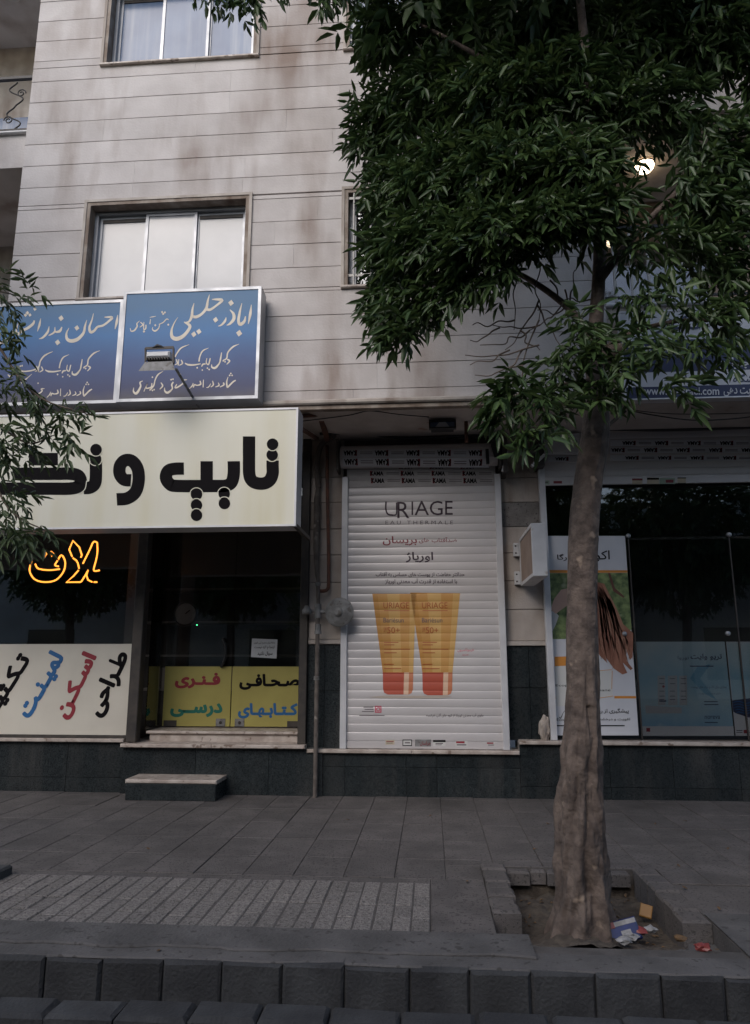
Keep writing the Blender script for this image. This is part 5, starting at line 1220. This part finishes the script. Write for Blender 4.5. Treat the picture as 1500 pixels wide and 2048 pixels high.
# bare twigs under the crown
def twig(a, b, sag, r=.004, nm='twig', Y0=-3.1, Y1=-3.1):
    A_, B_ = tp(*a, Y0), tp(*b, Y1); m_ = [(A_+(B_-A_)*t+rng.normal(size=3)*.012+np.array([0, 0, -sag*math.sin(math.pi*t)])) for t in np.linspace(0, 1, 6)]
    m_[0], m_[-1] = A_, B_; MB().tube(curve_pts(m_, 4), list(np.linspace(r, r*.45, 21)), 5, cap=False).build(nm, 'twig', TR)
for a, b, s in (((1078, 480), (1078, 640), 0), ((1078, 640), (1030, 800), 0), ((1030, 490), (1028, 660), 0), ((1190, 610), (1130, 600), -.02), ((1130, 600), (1060, 660), .02), ((1080, 650), (985, 650), .02), ((1060, 660), (960, 690), .03), ((1078, 600), (1010, 700), .02), ((1130, 580), (1145, 650), 0), ((1078, 690), (930, 710), .03),
                ((1060, 720), (950, 750), .02), ((1150, 610), (1075, 620), .04), ((1030, 640), (945, 650), .01), ((1045, 700), (1000, 760), 0), ((1125, 690), (1040, 740), .03), ((1000, 655), (940, 680), .02), ((1100, 560), (1160, 640), .02), ((1020, 700), (940, 730), .01), ((1075, 610), (1120, 690), .02), ((1140, 610), (1150, 540), 0), ((1040, 660), (1080, 700), .02)):
    twig(a, b, s, r=.006)
CLS = [(780, 60, 72, 100, 4.6, 1.1), (880, 50, 110, 90, 4.6, .8), (1010, 50, 130, 90, 4.5, .9), (1150, 50, 150, 100, 4.4, 1), (1300, 60, 140, 110, 4.2, 1), (1450, 40, 110, 110, 4.0, 1.2),
       (762, 250, 65, 95, 4.6, 1.3), (860, 200, 110, 100, 4.4, 1), (990, 200, 130, 110, 4.2, 1), (1140, 190, 140, 110, 4.1, 1), (1300, 210, 120, 80, 4.0, .8), (1440, 300, 100, 90, 3.9, .8),
       (800, 370, 70, 80, 4.4, 1.2), (890, 350, 110, 90, 4.2, 1.1), (1020, 340, 120, 90, 4.0, 1.1), (1140, 330, 95, 85, 3.9, 1.1), (1400, 400, 100, 70, 3.9, .7), (1210, 400, 60, 50, 3.8, .8),
       (790, 500, 62, 60, 4.3, 1.2), (870, 480, 100, 80, 4.1, 1.1), (985, 470, 110, 70, 3.9, 1.1), (1100, 440, 90, 60, 3.8, 1.0), (1170, 430, 60, 50, 3.8, .7),
       (790, 600, 62, 60, 4.2, 1.1), (850, 600, 45, 55, 4.1, 1.0), (800, 655, 45, 30, 4.1, .9), (930, 560, 70, 40, 4.0, .8), (1000, 540, 60, 35, 3.95, .6),
       (1330, 490, 110, 50, 3.9, .4), (1450, 510, 80, 70, 3.9, .5), (1300, 590, 80, 35, 3.9, .3), (1420, 620, 100, 50, 3.85, .4),
       (1150, 650, 36, 45, 3.85, .5), (1120, 720, 50, 40, 3.8, .5), (1050, 775, 75, 40, 3.75, .5), (1000, 790, 38, 34, 3.7, .5), (1190, 690, 45, 55, 3.75, .4), (1085, 815, 50, 36, 3.7, .4), (1200, 780, 40, 30, 3.75, .45), (1235, 740, 45, 35, 3.7, .35),
       (1275, 690, 60, 40, 3.75, .22), (1350, 690, 80, 40, 3.8, .2), (1440, 690, 60, 40, 3.8, .2), (1355, 780, 26, 30, 3.7, .4), (985, 830, 20, 22, 3.7, .5), (1060, 860, 20, 25, 3.65, .7),
       (1580, 130, 120, 140, 4.0, .7), (1590, 400, 100, 120, 3.95, .6), (1700, 260, 110, 130, 4.1, .6), (1560, 570, 70, 60, 3.9, .4)]
p, a = blob_points(CLS, 5, TX, TY, k=1.3)
# the crown above the frame
r_ = np.random.default_rng(3)
def ell(c, rad, n, r):
    v = r.normal(size=(n, 3)); v /= np.linalg.norm(v, axis=1)[:, None]; v *= (r.uniform(0, 1, n)**.4)[:, None]; q = np.array(c)+v*np.array(rad)
    return q, v*.8+r.normal(size=(n, 3))*.4+np.array([0, 0, -.35])
foliage('crown', 'leaf', TR, p, a, L=.19, pairs=3, ll=.105, lw=.025, seed=1)
p2, a2 = ell((TX+.15, TY-.05, 7.0), (1.9, 1.5, 1.7), 1500, r_)
k_ = p2[:, 2] > 5.45
foliage('crown', 'leaf', TR, p2[k_], a2[k_], L=.24, pairs=3, ll=.15, lw=.05, seed=2)
# the tree to the left of the frame: only its hanging branches are in the picture
T2 = thing('street_tree', 'street tree whose leafy twigs hang in front of the blue and cream signs', 'tree', (-3.9, -3.15, 0))
bark('trunk', [(-3.9, -3.15, -.15), (-3.92, -3.15, .8), (-3.85, -3.12, 1.8), (-3.8, -3.1, 2.8), (-3.75, -3.1, 4.2), (-3.8, -3.1, 6)], [.15, .12, .11, .10, .07, .03], T2, nseg=24, sub=8)
CL2 = [(8, 600, 35, 70, 3.7, .8), (40, 570, 30, 40, 3.6, .5), (15, 690, 35, 60, 3.6, .6), (10, 780, 40, 60, 3.6, .9), (70, 800, 55, 30, 3.6, .9), (140, 825, 45, 30, 3.55, 1.0), (150, 875, 30, 35, 3.55, .9), (60, 870, 60, 50, 3.6, .8), (15, 900, 40, 60, 3.6, 1), (20, 1000, 35, 60, 3.6, .9), (60, 1060, 60, 30, 3.55, .9), (20, 1080, 40, 30, 3.6, .8)]
p, a = blob_points(CL2, 9, -3.9, -3.15, k=.42)
foliage('crown', 'leaf_pale', T2, p, a, L=.17, pairs=3, ll=.08, lw=.018, seed=4, droop=.6)
for px_, rr in (([(-260, 480, -3.3), (-60, 620, -3.5), (60, 780, -3.6), (180, 830, -3.65)], [.014, .01, .006, .003]), ([(-260, 480, -3.3), (-80, 760, -3.5), (40, 880, -3.6), (110, 870, -3.6)], [.014, .01, .006, .003]), ([(-260, 800, -3.3), (-60, 900, -3.5), (20, 1020, -3.6), (100, 1065, -3.6)], [.012, .009, .005, .003]), ([(-260, 480, -3.3), (-80, 560, -3.5), (30, 590, -3.55)], [.012, .008, .003])):
    bark('limb', [tuple(tp(x, y, Y)) for x, y, Y in px_], rr, T2, nseg=7, sub=6, m='twig')
CL3 = [(425, -25, 50, 35, 3.8, 1.0), (480, -15, 40, 30, 3.8, 1.0), (508, 0, 14, 25, 3.8, 1.2), (550, -30, 40, 20, 3.8, .8), (655, -10, 22, 30, 3.8, 1.2), (690, -40, 40, 40, 3.9, 1)]
p, a = blob_points(CL3, 12, -1.5, -3.3, k=.8, down=.9)
foliage('crown', 'leaf', T2, p, a, L=.17, pairs=3, ll=.085, lw=.024, seed=6, droop=.8)
bark('limb', [(-3.8, -3.1, 5.4), (-3.0, -3.3, 6.2), tuple(tp(430, -110, -3.4)), tuple(tp(560, -80, -3.4)), tuple(tp(690, -80, -3.3))], [.04, .03, .02, .012, .005], T2, nseg=9, sub=8)
p2, a2 = ell((-6.4, -3.3, 6.8), (1.6, 1.6, 1.8), 900, r_)
foliage('crown', 'leaf', T2, p2, a2, L=.24, pairs=3, ll=.15, lw=.05, seed=7)
# trees further along and across the road
FT = thing('street_tree', 'leafy street tree across the road that shows only in the shop glass', 'tree', (-1.5, -14.2, 0), 'street trees outside the view')
bark('trunk', [(-1.5, -14.2, -.1), (-1.45, -14.2, 1.2), (-1.55, -14.2, 2.6), (-1.5, -14.2, 4.5), (-1.5, -14.2, 6.5)], [.17, .13, .12, .09, .03], FT, nseg=16, sub=5)
p2, a2 = ell((-1.5, -14.2, 5.0), (2.3, 2.0, 2.3), 2600, r_)
foliage('crown', 'leaf', FT, p2, a2, L=.28, pairs=3, ll=.18, lw=.07, seed=8)
for (x, y, rz) in ((-6.2, -14.4, 1.0), (2.9, -14.0, 2.2), (7.3, -14.3, 3.9), (-10.8, -14.1, 5.0), (11.9, -14.2, .4)):
    c = FT.copy(); COL.objects.link(c); c.location = (x, y, 0); c.rotation_euler.z = rz
    for ch in FT.children: k_ = ch.copy(); COL.objects.link(k_); k_.parent = c

# ================================================================== LITTER
mk('pack_blue', (.018, .028, .12), (.013, .022, .09), scale=20, rough=.3); mk('pack_yellow', (.26, .13, .03), rough=.5); mk('pack_red', (.20, .04, .035), rough=.4); mk('scrap', (.30, .30, .31), (.2, .2, .2), scale=30, rough=.5); mk('dry_leaf', (.15, .085, .035), (.09, .055, .028), scale=40, rough=.8); mk('green_rag', (.10, .30, .20), (.07, .22, .15), scale=15, rough=.6)
def placed(name, label, cat, loc, rot, parts, group=None):
    T = thing(name, label, cat, (0, 0, 0), group)
    for nm, m, mb in parts: mb.build(nm, m, T)
    T.location = loc; T.rotation_euler = rot; return T
gl = G(1240, 1862, -.06)
placed('litter_packet', 'crumpled blue and white packet lying in the tree pit', 'packet', (gl.x, gl.y, -.065), (RAD(58), RAD(-12), RAD(8)), [('pack', 'pack_blue', MB().slab(-.095, .095, -.05, .05, -.018, .018, .008)), ('label_band', 'scrap', MB().slab(-.09, .09, .022, .044, .012, .0195, .001)), ('label_patch', 'pack_red', MB().slab(-.05, -.02, .018, .045, .019, .0205, .0005)), ('label_patch', 'scrap', MB().slab(.0, .05, -.02, .0, .0185, .0195, .0005))])
gl = G(1292, 1822, -.09)
placed('litter_packet', 'small yellow packet lying at the back of the tree pit', 'packet', (gl.x, gl.y, -.09), (RAD(50), RAD(10), RAD(-20)), [('pack', 'pack_yellow', MB().slab(-.032, .032, -.035, .035, -.006, .006, .004))])
for px_, py_, m, lab, sc in ((1262, 1876, 'scrap', 'crumpled white wrapper below the blue packet', .03), (1300, 1862, 'scrap', 'white torn paper scrap beside the yellow packet', .028), (1278, 1866, 'pack_red', 'dark red wrapper squashed against the blue packet', .035), (1250, 1885, 'scrap', 'pale plastic scrap on the rim of the tree pit', .03), (1405, 1898, 'pack_red', 'red and white sweet wrapper on the concrete beside the pit', .03), (1362, 1880, 'dry_leaf', 'brown crisp wrapper on the concrete beside the pit', .025)):
    z_ = -.07 if px_ < 1320 else .0; q = G(px_, py_, z_); bm = bmesh.new(); bmesh.ops.create_icosphere(bm, subdivisions=2, radius=1)
    for v in bm.verts: v.co = Vector((v.co.x*1.2, v.co.y*.8, v.co.z*.5))*sc*(1+.8*mnoise.noise(v.co*2.3+Vector((px_, 0, 0))))
    me = bpy.data.meshes.new('litter_scrap'); bm.to_mesh(me); bm.free(); me.materials.append(M[m]); o = obj('litter_scrap', me, None, (q.x, q.y, z_+sc*.3)); tag(o, lab, 'litter')
lm = bpy.data.meshes.new('fallen_leaf'); lm.from_pydata([(0, 0, 0), (.012, .007, .006), (.03, .006, .003), (.042, 0, .008), (.03, -.007, .006), (.012, -.008, .002)], [], [(0, 1, 2, 3), (0, 3, 4, 5)]); lm.materials.append(M['dry_leaf'])
for px_, py_ in ((1310, 1650), (1375, 1643), (1065, 1700), (1455, 1700), (1500, 1715), (1360, 1735), (1375, 1780), (1440, 1822), (932, 1763), (858, 1633), (1440, 1900), (960, 1905), (1250, 1795), (300, 1700), (320, 1900), (700, 1640), (1100, 1650)):
    q = G(px_, py_); o = obj('fallen_leaf', lm, None, (q.x, q.y, .004)); o.rotation_euler.z = random.uniform(0, 6); tag(o, 'small dry brown leaf fallen on the grey pavement', 'leaf', 'dry leaves on the pavement')
PL = struct(bpy.data.objects.new('pit_leaves', None)) if False else None
mb = MB()
for i in range(90):
    x = random.uniform(PX0+.04, PX1-.05); y = random.uniform(PY0+.05, PY1); 
    if math.hypot(x-TX, y-TY) < .17: continue
    z = soil(x, y)+.006; a = random.uniform(0, 6.28); l = random.uniform(.015, .035); c, s = math.cos(a)*l, math.sin(a)*l
    mb.add([(x, y, z), (x+c*.4-s*.2, y+s*.4+c*.2, z+.008), (x+c, y+s, z+.004), (x+c*.4+s*.2, y+s*.4-c*.2, z+.006)], [(0, 1, 2), (0, 2, 3)])
o = mb.build('leaf_litter', 'dry_leaf', None, loc=(.8, -2.9, -.1)); o['kind'] = 'stuff'; o['label'] = 'scattered dry leaves on the soil of the tree pit'
gq = Q(976, 852, -3.4)
RGc = MB(); RGc.add([(gq.x-.02, gq.y, gq.z+.035), (gq.x+.03, gq.y+.01, gq.z+.03), (gq.x+.005, gq.y-.015, gq.z-.005), (gq.x-.03, gq.y, gq.z-.045), (gq.x-.035, gq.y+.01, gq.z)], [(0, 1, 2), (0, 2, 4), (2, 3, 4)])
o = RGc.build('plastic_scrap', 'green_rag', None, loc=tuple(gq)); tag(o, 'torn green plastic scrap caught on a low tree twig', 'scrap')
